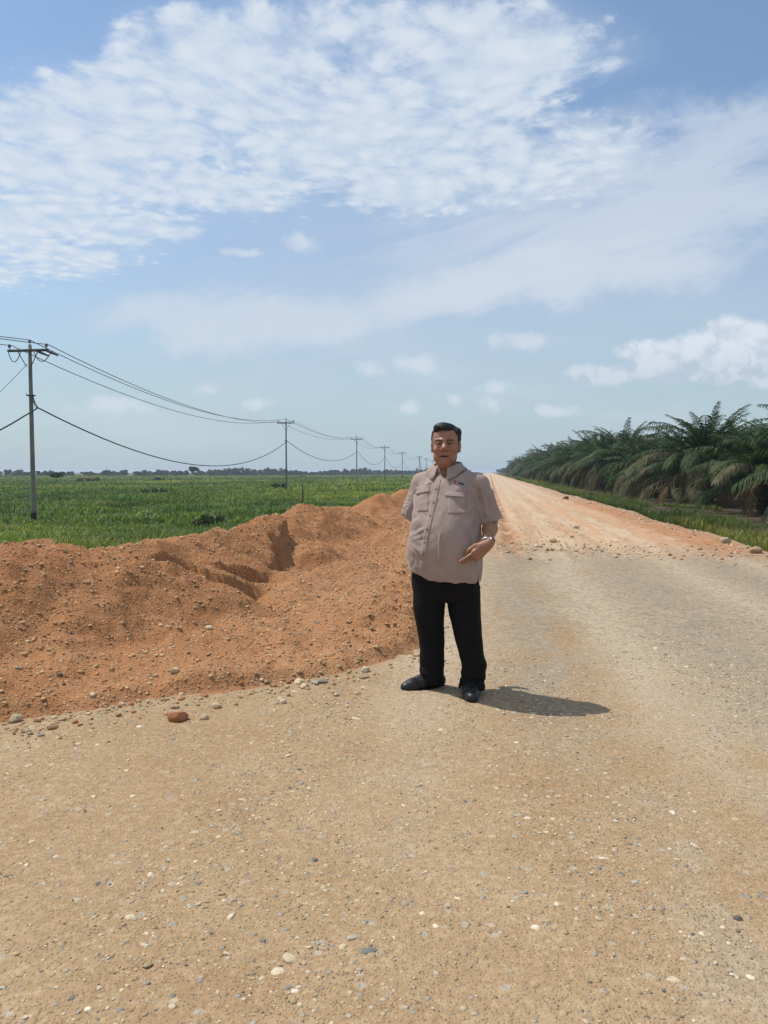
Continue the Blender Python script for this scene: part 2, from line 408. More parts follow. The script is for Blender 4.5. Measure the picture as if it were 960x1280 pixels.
def road_material():
    m, g, p = material('road_gravel', None, .93, .16)
    v = geo_pos(g)
    s = g.vm('DOT_PRODUCT', v, (float(U[0]), float(U[1]), 0)); lat = g.vm('DOT_PRODUCT', v, (float(NV[0]), float(NV[1]), 0))
    sl = g.comb(lat, s, 0)
    n1 = g.noise(v, .55, 5, .6); n2 = g.noise(v, 2.3, 5, .65); n3 = g.noise(v, 11, 5, .65); n4 = g.noise(v, 60, 3, .6)
    strk = g.noise(g.vm('MULTIPLY', sl, (2.3, .13, 1)), 1.0, 5, .6); strk2 = g.noise(g.vm('MULTIPLY', sl, (7.0, .25, 1)), 1.0, 4, .6)
    tan = g.mix(g.ss(n1, .3, .7), (.365, .238, .128), (.415, .292, .170))
    tan = g.mix(g.mul(g.ss(n2, .45, .75), .5), tan, (.44, .320, .190))
    tan = g.mix(g.mul(g.ss(n2, .5, .28), .30), tan, (.300, .172, .084))
    # loose grey gravel: patches, more of it right of the middle
    gm = g.add(g.add(g.mul(n2, .35), g.mul(n1, .28)), g.add(g.mul(strk, .42), g.mul(g.ss(lat, -1.2, 2.0), .17)))
    gm = g.add(gm, g.mul(g.ss(s, 3.0, 9.0), .10))
    gmask = g.ss(gm, .60, .76)
    grey = g.mix(g.ss(n3, .3, .7), (.345, .288, .205), (.465, .395, .295))
    near = g.mix(g.mul(gmask, .62), tan, grey)
    # lengthwise strips: pale compacted wheel tracks with loose grey gravel thrown up between them
    lw = g.add(lat, g.add(g.mul(g.sub(n1, .5), .55), g.mul(g.sub(g.noise(g.comb(0.0, s, 0.0), .35, 3), .5), .5)))
    def strip(c, w): q_ = g.m('DIVIDE', g.sub(lw, c), w); return g.m('POWER', 2.718, g.mul(g.mul(q_, q_), -1.0))
    pale = g.m('MAXIMUM', g.m('MAXIMUM', strip(1.05, .26), strip(2.75, .24)), g.m('MAXIMUM', strip(4.0, .2), strip(-.35, .3)))
    loose = g.m('MAXIMUM', g.m('MAXIMUM', strip(1.85, .34), strip(3.4, .26)), strip(.35, .24))
    fade = g.ss(s, 2.6, 5.5)
    near = g.mix(g.mul(g.mul(pale, fade), .75), near, (.505, .410, .290))
    near = g.mix(g.mul(g.mul(loose, g.mul(fade, g.ss(n2, .3, .55))), .66), near, (.285, .248, .188))
    # a fine salt and pepper of grit
    grit = g.voro(v, 95.0); gc = g.sep(grit.outputs['Color'])
    near = g.mix(g.mul(g.ss(gc[0], .80, .9), g.ss(grit.outputs['Distance'], .42, .3)), near, (.47, .40, .30))
    near = g.mix(g.mul(g.ss(gc[1], .80, .9), g.mul(g.ss(grit.outputs['Distance'], .45, .3), g.add(.45, g.mul(gmask, .55)))), near, (.13, .11, .085))
    mot = g.ss(g.noise(v, 34, 5, .7), .34, .66); near = g.mix(g.mul(g.sub(1.0, mot), .38), near, (.185, .122, .062)); near = g.mix(g.mul(g.ss(mot, .75, 1.0), .30), near, (.46, .36, .225))
    peb2 = g.voro(v, 21.0); p2 = g.sep(peb2.outputs['Color'])
    near = g.mix(g.mul(g.mul(g.ss(p2[0], .5, .6), g.ss(s, 4.5, 8.0)), g.mul(g.ss(peb2.outputs['Distance'], .32, .5), .42)), near, (.16, .13, .092))
    near = g.mix(g.mul(g.ss(p2[1], .86, .9), g.ss(peb2.outputs['Distance'], .32, .22)), near, g.mix(p2[2], (.46, .385, .28), (.25, .225, .18)))
    peb = g.voro(v, 34.0); pc = g.sep(peb.outputs['Color'])
    near = g.mix(g.mul(g.ss(pc[0], .82, .86), g.ss(peb.outputs['Distance'], .34, .26)), near, g.mix(pc[1], (.50, .42, .30), (.27, .24, .195)))
    # laterite beyond
    fm = g.ss(g.add(g.add(g.sub(s, g.mul(g.sub(lat, 1.0), .12)), g.mul(g.sub(strk2, .5), 5.5)), g.add(g.add(g.mul(g.sub(n1, .5), 3.0), g.mul(g.sub(n3, .5), 1.6)), g.mul(g.sub(n2, .5), 2.6))), 11.6, 15.6)
    ora = g.mix(g.ss(strk, .35, .65), (.450, .285, .165), (.520, .385, .255))
    ora = g.mix(g.mul(g.ss(strk2, .45, .7), .75), ora, (.53, .405, .275))
    ora = g.mix(g.mul(g.ss(n2, .46, .75), .5), ora, (.51, .385, .255))
    ora = g.mix(g.mul(g.ss(lat, 2.9, 4.1), g.ss(n1, .25, .5)), ora, (.385, .180, .080))
    ora = g.mix(g.mul(g.ss(s, 24, 70), .62), ora, (.47, .36, .26))
    ora = g.mix(g.mul(g.ss(n3, .55, .72), .5), ora, (.31, .175, .095)); mo2 = g.noise(v, 7.0, 6, .7); ora = g.mix(g.mul(g.ss(mo2, .52, .7), .5), ora, (.57, .45, .31)); ora = g.mix(g.mul(g.ss(mo2, .46, .3), .45), ora, (.36, .195, .10))
    ora = g.mix(g.mul(g.ss(pc[0], .76, .82), g.ss(peb.outputs['Distance'], .36, .26)), ora, (.62, .50, .37))
    rl = g.sub(lat, .42); rutm = g.m('POWER', 2.718, g.mul(g.mul(rl, rl), -60.0)); redl = g.mul(g.mul(g.ss(lat, 1.3, .3), g.ss(s, 34, 16)), g.ss(g.add(n1, g.mul(n2, .4)), .5, .8)); ora = g.mix(g.mul(redl, .7), ora, (.42, .215, .105)); tr = g.m('MAXIMUM', g.m('MAXIMUM', strip(1.75, .16), strip(2.45, .20)), g.m('MAXIMUM', strip(-.3, .18), strip(3.25, .14))); ora = g.mix(g.mul(g.mul(tr, g.ss(strk2, .35, .6)), g.ss(s, 90, 20, 0, .6)), ora, (.40, .215, .110)); ora = g.mix(g.mul(rutm, g.ss(n2, .30, .6)), ora, (.29, .135, .065))
    col = g.mix(fm, near, ora)
    sh = g.m('MAXIMUM', g.ss(lat, 4.35, 5.0), 0.0)
    col = g.mix(g.mul(sh, .6), col, (.33, .24, .155))
    g.set(p.inputs['Base Color'], col)
    h = g.add(g.add(g.mul(n3, .5), g.mul(n4, .25)), g.add(g.mul(g.ss(grit.outputs['Distance'], .5, .1), .22), g.mul(g.ss(peb.outputs['Distance'], .4, .1), g.mul(g.ss(pc[0], .6, .8), .5))))
    g.set(p.inputs['Normal'], g.bump(h, .9, .014))
    return m

a1 = np.arange(1.2, 16.5, .034); a2 = [a1[-1]]; st = .036
while a2[-1] < 2600: a2.append(a2[-1] + st); st *= 1.012 if a2[-1] < 55 else 1.06
a0 = -graded(-1.2, 40, .1, 1.12, 0)[::-1]
A = np.concatenate([a0[a0 < 1.15], a1, a2[1:]]); B = np.arange(ROAD_L - .9, ROAD_R + .95, .034)
SS, LL = np.meshgrid(A, B, indexing='ij'); x, y = rw(SS, LL)
tag(obj('road', np.stack([x, y, road_z(SS, LL)], -1).reshape(-1, 3), grid_mesh(A, B)[:, ::-1], road_material()), kind='structure')

# ================================================================== stones
def ico(sub):
    p = (1 + 5 ** .5) / 2
    V = [(-1, p, 0), (1, p, 0), (-1, -p, 0), (1, -p, 0), (0, -1, p), (0, 1, p), (0, -1, -p), (0, 1, -p), (p, 0, -1), (p, 0, 1), (-p, 0, -1), (-p, 0, 1)]
    F = [(0, 11, 5), (0, 5, 1), (0, 1, 7), (0, 7, 10), (0, 10, 11), (1, 5, 9), (5, 11, 4), (11, 10, 2), (10, 7, 6), (7, 1, 8), (3, 9, 4), (3, 4, 2), (3, 2, 6), (3, 6, 8), (3, 8, 9), (4, 9, 5), (2, 4, 11), (6, 2, 10), (8, 6, 7), (9, 8, 1)]
    V = [np.array(v) / np.linalg.norm(v) for v in V]
    for _ in range(sub):
        mid = {}; F2 = []
        def mp(a, b):
            k = (min(a, b), max(a, b))
            if k not in mid:
                w = V[a] + V[b]; V.append(w / np.linalg.norm(w)); mid[k] = len(V) - 1
            return mid[k]
        for a, b, c in F:
            d, e, f = mp(a, b), mp(b, c), mp(c, a)
            F2 += [(a, d, f), (b, e, d), (c, f, e), (d, e, f)]
        F = F2
    return np.array(V), np.array(F)

def stone_cloud(P, rad, flat, cols, sub=0, sink=.35, rough=.28, rng=RNG):
    """merged stones: P (n,3) ground points"""
    V0, F0 = ico(sub); n = len(P); k = len(V0)
    jit = 1 + rough * (rng.random((n, k)) - .5) * 2
    sc = np.stack([1 + .45 * (rng.random(n) - .3), 1 + .45 * (rng.random(n) - .5), flat * (.7 + .6 * rng.random(n))], -1)
    v = V0[None] * jit[..., None] * sc[:, None] * np.asarray(rad)[:, None, None]
    a = rng.random(n) * 2 * math.pi; tl = (rng.random(n) - .5) * .7
    c, s_ = np.cos(tl)[:, None], np.sin(tl)[:, None]
    v = np.stack([v[..., 0], v[..., 1] * c - v[..., 2] * s_, v[..., 1] * s_ + v[..., 2] * c], -1)
    c, s_ = np.cos(a)[:, None], np.sin(a)[:, None]
    v = np.stack([v[..., 0] * c - v[..., 1] * s_, v[..., 0] * s_ + v[..., 1] * c, v[..., 2]], -1)
    v = v + P[:, None]; v[..., 2] += (np.asarray(rad) * flat * (1 - 2 * sink))[:, None]
    F = F0[None] + (np.arange(n) * k)[:, None, None]
    return v.reshape(-1, 3), F.reshape(-1, 3), np.repeat(cols, k, 0)

def stone_material(name, rough=.85, bump=.5):
    m, g, p = material(name, None, rough, .25)
    v = geo_pos(g)
    f = g.ss(g.noise(v, 120, 4, .6), .3, .7)
    g.set(p.inputs['Base Color'], g.mix(g.mul(f, .5), tint(g), g.mix(1.0, tint(g), (.72, .70, .66), 'MULTIPLY')))
    g.set(p.inputs['Normal'], g.bump(g.noise(v, 160, 3), bump, .004))
    return m
M_STONE = stone_material('pebble_stone')
PAL = np.array([(.42, .31, .18), (.52, .42, .28), (.36, .26, .145), (.62, .52, .37), (.30, .275, .235), (.18, .165, .14), (.43, .29, .17), (.38, .34, .275), (.66, .58, .46)])
PW = np.array([.22, .20, .14, .16, .07, .09, .05, .03, .04]); PW /= PW.sum()

def pick(n, w=PW): return PAL[RNG.choice(len(PAL), n, p=w)] * (.85 + .3 * RNG.random((n, 1)))

def toe_lat(s):                        # where the spread soil ends on the road side
    return -.56 + .05 * np.sin(s * 2.3) + .04 * np.sin(s * 5.1 + 1) - .2 * (1 - sstep(s, 5.0, 5.9))

def scatter_road(n, d0, d1, r0, r1, pw, dens_noise=True):
    # points inside the camera's view sector, on the road
    d = np.sqrt(RNG.random(n) * (d1 * d1 - d0 * d0) + d0 * d0) ; x = (RNG.random(n) * 2 - 1) * (.54 * d + .25)
    s, lat = wr(x, d)
    k = (lat > ROAD_L) & (lat < ROAD_R + .5) & ~((lat < toe_lat(s) - .1) & (s > 5.2)) & ~((s > 3.9) & (lat < -2.5 + (s - 3.9) * 1.3))
    if dens_noise:
        q = fbm(s * .5, lat * 2.1, octaves=3, seed=77) + .5 * fbm(s * 3, lat * 3, octaves=2, seed=78) + .10 * np.clip(lat, -2, 3) + .55 * (np.exp(-((lat - 1.85) / .38) ** 2) + np.exp(-((lat - 3.4) / .3) ** 2) + .7 * np.exp(-((lat - .35) / .26) ** 2)) - .35 * (np.exp(-((lat - 1.05) / .28) ** 2) + np.exp(-((lat - 2.75) / .26) ** 2))
        k &= RNG.random(n) < np.clip(.42 + .85 * q, .05, 1)
    s, lat = s[k], lat[k]; x, y = rw(s, lat)
    rad = r0 * (r1 / r0) ** (RNG.random(len(s)) ** pw)
    return np.stack([x, y, road_z(s, lat)], -1), rad

VV, FF, CC, nn = [], [], [], 0
def push(t):
    global nn
    VV.append(t[0]); FF.append(t[1] + nn); CC.append(t[2]); nn += len(t[0])
GREY_W = np.array([.10, .14, .10, .12, .15, .26, .04, .08, .02])
for (n, d0, d1, r0, r1, pw, flat, sub, sink) in ((34000, 1.7, 4.8, .0016, .0062, 2.3, .6, 0, .42), (7000, 1.7, 5.5, .004, .015, 2.6, .38, 1, .66), (36000, 4.2, 9.5, .0026, .0095, 2.2, .6, 0, .4), (22000, 8.5, 15.5, .0045, .015, 2.0, .65, 0, .36), (6500, 13.0, 34, .012, .045, 2.8, .6, 0, .4), (600, 1.7, 6.5, .010, .024, 2.2, .26, 1, .8)):
    P, rad = scatter_road(n, d0, d1, r0, r1, pw)
    w = PW if flat < .5 else .62 * PW + .38 * GREY_W
    push(stone_cloud(P, rad, flat, pick(len(P), w / w.sum()), sub, sink))
# clods and stones left where the laterite begins, and crumbs over it
n = 420; lat = -.4 + 5.0 * RNG.random(n); s = 13.9 + .12 * (lat - 1) + .7 * fbm(lat * 1.1, lat * 0, octaves=2, seed=88) + .75 * RNG.standard_normal(n); x, y = rw(s, lat)
LATC = np.array([(.40, .23, .12), (.50, .37, .24), (.33, .19, .10), (.56, .45, .32)])
push(stone_cloud(np.stack([x, y, road_z(s, lat)], -1), .010 * 3.8 ** (RNG.random(n) ** 2.8), .75, LATC[RNG.integers(0, 4, n)] * (.8 + .4 * RNG.random((n, 1))), 1, .3, .4))
n = 7000; s = 13.4 + 26 * RNG.random(n) ** 2.0; lat = -1.2 + 5.6 * RNG.random(n); k = RNG.random(n) < np.clip(.35 + 1.3 * fbm(s * .6, lat * 1.6, octaves=3, seed=83), .04, 1); s, lat = s[k], lat[k]; n = len(s); x, y = rw(s, lat)
push(stone_cloud(np.stack([x, y, road_z(s, lat)], -1), .006 * 3.6 ** (RNG.random(n) ** 2.6), .7, LATC[RNG.integers(0, 4, n)] * (.8 + .4 * RNG.random((n, 1))), 0, .35, .4))
# a windrow of coarser stones along the right shoulder
n = 900; s = 9 + 60 * RNG.random(n) ** 1.6; lat = 4.55 + .22 * RNG.standard_normal(n); x, y = rw(s, lat)
push(stone_cloud(np.stack([x, y, road_z(s, lat)], -1), 0.012 * 3.0 ** (RNG.random(n) ** 1.8), .7, pick(n), 0, .3))
tag(obj('loose_gravel', np.vstack(VV), np.vstack(FF), M_STONE, cols=np.vstack(CC)), 'loose tan and grey gravel strewn over the dirt road', 'gravel', kind='stuff')

# ================================================================== red soil heaps
def seg_heap(s, lat, pts, slope, rnd=.10):
    """pts (s, lat, h): ridge line; a cone of the given slope slides along it"""
    H = np.full(s.shape, -9.0)
    for (a, b) in zip(pts[:-1], pts[1:]):
        a = np.array(a, float); b = np.array(b, float); ds, dl = b[0] - a[0], b[1] - a[1]
        t = np.clip(((s - a[0]) * ds + (lat - a[1]) * dl) / (ds * ds + dl * dl), 0, 1)
        d = np.hypot(s - a[0] - t * ds, lat - a[1] - t * dl)
        h = a[2] + t * (b[2] - a[2])
        H = np.maximum(H, h - slope * (np.sqrt(d * d + rnd * rnd) - rnd))
    return H

def smax(a, b, k):
    h = np.clip(.5 + .5 * (a - b) / k, 0, 1); return b + (a - b) * h + k * h * (1 - h)

def soil_detail(s, lat, H):
    am = np.clip(H * 3 + .25, .15, 1)
    big = np.abs(fbm(s * 1.6, lat * 1.6, octaves=3, seed=51))
    return H + am * (.13 * fbm(s * 1.3, lat * 1.3, octaves=3, seed=50) - .08 * big + .044 * fbm(s * 4.5, lat * 4.5, octaves=3, seed=52) + .015 * fbm(s * 13, lat * 13, octaves=2, seed=53) + .011 * fbm(s * 29, lat * 29, octaves=2, seed=54))

def near_h(s, lat):
    ws = s + .12 * fbm(s * 1.1, lat * 1.1, octaves=2, seed=61); wl = lat + .12 * fbm(s * 1.1, lat * 1.1, octaves=2, seed=62)
    A_ = seg_heap(ws, wl, [(5.5, -5.0, .80), (5.55, -3.8, .79), (6.55, -2.95, .68)], .60, .22)
    A_ = np.maximum(A_, seg_heap(ws, wl, [(5.55, -3.8, .78), (7.0, -3.85, .70), (8.2, -3.3, .70)], .55, .2))
    B_ = seg_heap(ws, wl, [(8.0, -3.35, .68), (9.3, -3.1, .76), (10.1, -2.92, .78)], .62, .08)
    nose = seg_heap(ws, wl, [(8.25, -3.2, .66), (8.15, -2.70, .47)], .95, .03)
    nose2 = seg_heap(ws, wl, [(7.55, -3.2, .64), (7.62, -2.62, .40)], 1.0, .03)
    C_ = seg_heap(ws, wl, [(11.9, -3.35, .70), (13.2, -3.25, .76), (14.6, -3.05, .74), (15.2, -2.75, .60)], .58, .12)
    C_ = np.maximum(C_, seg_heap(ws, wl, [(16.5, -3.1, .35), (19.5, -2.7, .42), (23.5, -2.8, .40)], .25, .3))
    # the spread apron between the heaps and the road, with a steep low toe
    dline = ((s - 3.86) * 1.87 - (lat + 2.64) * 1.34) / 2.30     # metres inside the oblique near end
    dr = toe_lat(s) - lat                                         # metres inside the road-side toe
    d_in = -smax(-dline, -dr, .5)
    ap = .09 * sstep(d_in, 0, .16) + .105 * np.clip(d_in, 0, 1.9) - .35 * sstep(-d_in, 0, .35)
    ap = ap * (1 - .25 * sstep(s, 9, 13)) + .08 * sstep(s, 11, 15) - .6 * sstep(s, 22.8, 25.2)
    # left flank falls to the road edge
    ap = ap - .35 * sstep(-lat, 5.0, 5.9)
    H = smax(np.maximum(np.maximum(A_, B_), C_), ap, .06)
    H = np.maximum(H, np.maximum(nose, nose2))
    # steep dug faces turned to the road
    for (p, q, drop, w) in (((6.62, -3.05), (7.12, -2.15), .115, .45), ((8.6, -2.55), (10.4, -2.80), .20, .6), ((7.75, -2.85), (8.25, -2.45), .07, .30)):
        p = np.array(p); q = np.array(q); t_ = (q - p); L = np.linalg.norm(t_); t_ /= L; nn_ = np.array([-t_[1], t_[0]])
        wob = .16 * fbm(s * 3.2, lat * 3.2, octaves=3, seed=66)
        a = ((s - p[0]) * t_[0] + (lat - p[1]) * t_[1]) / L; b = (s - p[0]) * nn_[0] + (lat - p[1]) * nn_[1] + wob
        along = sstep(a, -.15, .1) * (1 - sstep(a, .85, 1.15))
        H = H + .45 * drop * along * sstep(-b, -.02, .03) * (1 - sstep(-b, .1, .55))
        H = H - drop * along * sstep(b, -.02, .03) * (1 - sstep(b, w * .25, w))
    Hn = soil_detail(s, lat, H)
    # crawler track print along the toe: ribs across the track
    band = sstep(lat, -1.16, -1.06) * (1 - sstep(lat, -.60, -.52)) * sstep(s, 5.5, 5.9) * (1 - sstep(s, 9.5, 11))
    rib = ((s + .12 * lat + .03 * fbm(s * 2, lat * 2, octaves=2, seed=69)) / .21) % 1.0
    rib = np.where(rib < .16, rib / .16, 1 - (rib - .16) / .84)          # lugs: steep on the near side, sloping off behind
    Hn = Hn + band * (.105 * rib - .055) * (.75 + .5 * fbm(s * 3, lat * 3, octaves=2, seed=68))
    return Hn

def soil_material():
    m, g, p = material('red_soil', None, .97, .08)
    v = geo_pos(g)
    n1 = g.noise(v, 1.3, 5, .6); n2 = g.noise(v, 9, 5, .65); n3 = g.noise(v, 45, 4, .6)
    c = g.mix(g.ss(n1, .3, .7), (.305, .136, .058), (.365, .182, .084))
    c = g.mix(g.mul(g.ss(n2, .5, .75), .5), c, (.44, .265, .152))
    c = g.mix(g.mul(g.ss(n2, .48, .28), .4), c, (.265, .120, .055))
    pb = g.voro(v, 42); pc = g.sep(pb.outputs['Color'])
    c = g.mix(g.mul(g.ss(pc[0], .86, .9), g.ss(pb.outputs['Distance'], .36, .26)), c, (.52, .37, .23))
    # paler, trodden soil on the flat apron towards the road
    lat = g.vm('DOT_PRODUCT', v, (float(NV[0]), float(NV[1]), 0))
    c = g.mix(g.mul(g.ss(lat, -2.6, -1.2), .35), c, (.43, .245, .128))
    g.set(p.inputs['Base Color'], c)
    g.set(p.inputs['Normal'], g.bump(g.add(g.add(g.mul(n2, .5), g.mul(n3, .35)), g.mul(g.ss(pb.outputs['Distance'], .45, .1), .2)), 1.0, .030))
    return m
M_SOIL = soil_material()

def heap_mesh(name, hfun, A, B, clip=-.05):
    SS, LL = np.meshgrid(A, B, indexing='ij'); H = hfun(SS, LL)
    base = road_z(SS, LL); base = np.minimum(base, np.where(LL < ROAD_L, field_z(SS, LL) + .06, base))
    Z = base + H
    Q = grid_mesh(A, B)[:, ::-1]
    keep = (H.ravel()[Q] > clip).any(1); Q = Q[keep]
    x, y = rw(SS, LL); V = np.stack([x, y, Z], -1).reshape(-1, 3)
    used, inv = np.unique(Q, return_inverse=True)
    return obj(name, V[used], inv.reshape(-1, 4), M_SOIL)
mound = heap_mesh('soil_mound', near_h, np.concatenate([np.arange(3.3, 13, .024), np.arange(13, 26, .045)]), np.arange(-6.2, -.35, .024))
tag(mound, 'long ridge of red stony soil dumped along the road behind and beside the man', 'soil mound')

FAR_HEAPS = [([(18.6, -2.95, .62), (19.6, -2.75, .80), (20.4, -3.0, .6)], .5, 'rounded red soil heap just past the end of the long soil ridge'),
             ([(26.0, -3.1, .55), (27.2, -2.9, .74), (28.2, -3.1, .5)], .5, 'red soil heap second beyond the long ridge, partly behind the first'),
             ([(34, -3.2, .5), (35.5, -3.0, .74)], .5, 'small red soil heap far along the road edge at the man\'s shoulder'),
             ([(44, -3.2, .5), (46, -3.0, .72)], .5, 'farthest red soil heap along the road, almost hidden by the man')]
for i, (pts, sl_, lab) in enumerate(FAR_HEAPS):
    s0 = pts[0][0] - 2.2; s1 = pts[-1][0] + 2.2; st = .05 if i < 2 else .09
    f = lambda s, lat, pts=pts, sl_=sl_: soil_detail(s, lat, seg_heap(s, lat, pts, sl_, .15))
    tag(heap_mesh('soil_heap', f, np.arange(s0, s1, st), np.arange(-5.6, -.9, st)), lab, 'soil heap', 'soil heaps dumped along the road edge')

# stones and crumbs lying on the soil
def on_mound(n, s0, s1, l0, l1):
    s = s0 + (s1 - s0) * RNG.random(n); lat = l0 + (l1 - l0) * RNG.random(n)
    H = near_h(s, lat); k = H > .012; s, lat, H = s[k], lat[k], H[k]; x, y = rw(s, lat)
    return np.stack([x, y, road_z(s, lat) + H], -1)
VV, FF, CC, nn = [], [], [], 0
SOILC = np.array([(.38, .185, .086), (.33, .158, .072), (.43, .230, .115)])
P = on_mound(30000, 3.8, 9.5, -5.2, -.6); n = len(P)
push(stone_cloud(P, .0028 * 3.6 ** (RNG.random(n) ** 3.0), .7, SOILC[RNG.integers(0, 3, n)] * (.85 + .4 * RNG.random((n, 1))), 0, .42))
P = on_mound(14000, 9, 22, -5.0, -.6); n = len(P)
push(stone_cloud(P, .006 * 2.6 ** (RNG.random(n) ** 2.8), .7, SOILC[RNG.integers(0, 3, n)] * (.8 + .4 * RNG.random((n, 1))), 0, .3))
SW = np.array([.30, .22, .18, .05, .07, .02, .14, .02, .0])
P = on_mound(15000, 3.8, 10, -5.2, -.5); n = len(P)
push(stone_cloud(P, .0032 * 5.6 ** (RNG.random(n) ** 2.8), .7, pick(n, SW / SW.sum()) * np.array([1.08, .94, .80]), 1, .42))
P = on_mound(2600, 10, 22, -5.0, -.6); n = len(P)
push(stone_cloud(P, .009 * 2.8 ** (RNG.random(n) ** 2.4), .7, pick(n, SW / SW.sum()) * np.array([1, .86, .72]), 0, .35))
# more stones rolled down to the foot of the mound
n = 900; t = RNG.random(n) ** 1.3; off = .17 * RNG.standard_normal(n) - .06
s = np.where(t < .4, 3.86 + (t / .4) * 1.45, 5.31 + (t - .4) / .6 * 4.5); lat = np.where(t < .4, -2.64 + (t / .4) * 1.8, toe_lat(s)) + np.abs(off) * .9 - .02
s = s - np.where(t < .4, np.abs(off), 0); x, y = rw(s, lat)
push(stone_cloud(np.stack([x, y, road_z(s, lat) + np.maximum(near_h(s, lat), 0)], -1), .004 * 4.8 ** (RNG.random(n) ** 2.6), .7, np.where(RNG.random((n, 1)) < .4, SOILC[RNG.integers(0, 3, n)], pick(n, SW / SW.sum())), 1, .3))
tag(obj('soil_gravel', np.vstack(VV), np.vstack(FF), M_STONE, cols=np.vstack(CC)), 'stones and soil crumbs lying over the red soil mound', 'gravel', kind='stuff')

# single stones one can point at
def lone_stone(x, y, size, col, label, rot=0.0, seed=0, sink=.25, cat='stone', name='stone', group='single stones lying about the mound and the road'):
    V0, F0 = ico(3); q = V0 * 1.0
    q = q * (1 + .17 * fbm(V0[:, 0] * 1.3 + seed, V0[:, 1] * 1.3, V0[:, 2] * 1.3 + seed * 3.1, octaves=3, seed=seed))[:, None]
    q = q * (1 + .05 * fbm(V0[:, 0] * 5 + seed, V0[:, 1] * 5, V0[:, 2] * 5, octaves=2, seed=seed + 1))[:, None]
    pr = np.random.default_rng(seed + 5)
    for _ in range(9):                                   # broken flat faces
        nn_ = pr.standard_normal(3); nn_ /= np.linalg.norm(nn_); h_ = pr.uniform(.62, .88); e_ = np.maximum(q @ nn_ - h_, 0); q = q - nn_ * (e_ * .9)[:, None]
    q = q * np.array(size) / 2 * 1.08
    c, s_ = math.cos(rot), math.sin(rot); q = np.stack([q[:, 0] * c - q[:, 1] * s_, q[:, 0] * s_ + q[:, 1] * c, q[:, 2]], 1)
    s, lat = wr(x, y); z = float(road_z(np.array(s), np.array(lat))); h = float(near_h(np.array([s]), np.array([lat]))[0])
    inside = lat < -.5 and s > 3.5
    z = z + (max(h, 0) if inside else 0)
    o = obj(name, q, F0, M_STONE, cols=np.tile(np.array(col), (len(q), 1)), loc=(x, y, z + size[2] * (.5 - sink)))
    return tag(o, label, cat, group)
PX = lambda px, py, z=0.0: ((px - 480) / 961 * ((CAM_H - z) / math.tan(math.atan((py - 640) / 961) + R(2.98))) * 1.01, (CAM_H - z) / math.tan(math.atan((py - 640) / 961) + R(2.98)))
for (px, py, z, size, col, lab, rot) in (
    (221, 905, 0, (.105, .085, .075), (.30, .12, .055), 'rusty red clod of soil on the road before the mound', .4),
    (374, 835, .12, (.062, .05, .05), (.66, .52, .34), 'cream rounded stone standing out near the foot of the mound', .2),
    (380, 846, .09, (.055, .045, .04), (.60, .46, .30), 'tan pebble just below the cream rounded stone', 1.2),
    (457, 833, .05, (.060, .05, .05), (.58, .48, .35), 'pale grey-tan stone at the toe of the mound nearest the man', .8),
    (402, 851, .03, (.075, .05, .035), (.27, .24, .19), 'flat dark grey stone at the foot of the mound', .3),
    (393, 855, .02, (.06, .04, .03), (.36, .33, .27), 'flat mid-grey stone touching the dark one at the mound foot', 2.1),
    (269, 889, 0, (.055, .045, .035), (.56, .43, .28), 'buff stone on the road right of the red clod', .5),
    (353, 883, 0, (.05, .04, .035), (.60, .48, .34), 'pale stone alone on the road edge below the mound', 1.5),
    (16, 898, .03, (.075, .06, .055), (.48, .38, .25), 'tan stone at the mound foot by the left edge', .9),
    (62, 914, 0, (.06, .05, .04), (.50, .34, .20), 'brown stone on the road below the mound at the left', .3),
    (254, 903, 0, (.05, .042, .036), (.48, .36, .22), 'small tan stone close beside the red clod', .3),
    (218, 795, .35, (.06, .05, .04), (.54, .42, .27), 'buff stone half buried in the left slope of the mound', .3),
    (262, 753, .40, (.055, .05, .045), (.62, .50, .34), 'pale stone high on the mound below the dug scarp', .3),
    (459, 1198, 0, (.052, .036, .012), (.17, .18, .165), 'flat slate-grey pebble pressed into the road in the foreground', .1),
    (439, 1181, 0, (.036, .028, .010), (.40, .36, .27), 'pale grey pebble beside the slate-grey one in the foreground', .7),
    (850, 1231, 0, (.046, .026, .010), (.56, .46, .33), 'oblong cream pebble pressed into the road at lower right', .1),
    (931, 1150, 0, (.030, .024, .020), (.12, .11, .095), 'round dark grey pebble at the right edge of the road foreground', .1),
    (674, 1166, 0, (.034, .028, .012), (.66, .56, .42), 'cream white pebble in the middle of the road foreground', .6),
    (700, 1139, 0, (.030, .022, .010), (.64, .54, .40), 'cream pebble just beyond the cream white one on the road', .9),
    (690, 681, 0, (.15, .12, .11), (.48, .36, .24), 'large tan stone at the end of the wheel rut', .4),
    (606, 686, 0, (.14, .11, .09), (.30, .20, .13), 'dark brown clod at the laterite edge beside the man\'s elbow', .2),
    (718, 662, 0, (.16, .12, .10), (.52, .40, .28), 'broad pale stone lying on the laterite past the wheel rut', .2),
    (903, 680, 0, (.26, .17, .15), (.42, .33, .22), 'long tan stone on the right shoulder of the road', .3),
    (941, 692, 0, (.26, .18, .14), (.40, .28, .17), 'brown stone on the right shoulder nearest the camera', .3),
    (705, 625, 0, (.32, .24, .2), (.16, .10, .06), 'dark clod on the right edge of the distant laterite', .3)):
    x, y = PX(px, py, z)
    flat = size[2] < .022
    lone_stone(x, y, size, col, lab, rot, seed=int(px), sink=.62 if flat else .25, cat='clod' if 'clod' in lab else ('pebble' if 'pebble' in lab else 'stone'), name='soil_clod' if 'clod' in lab else ('pebble' if 'pebble' in lab else 'stone'))

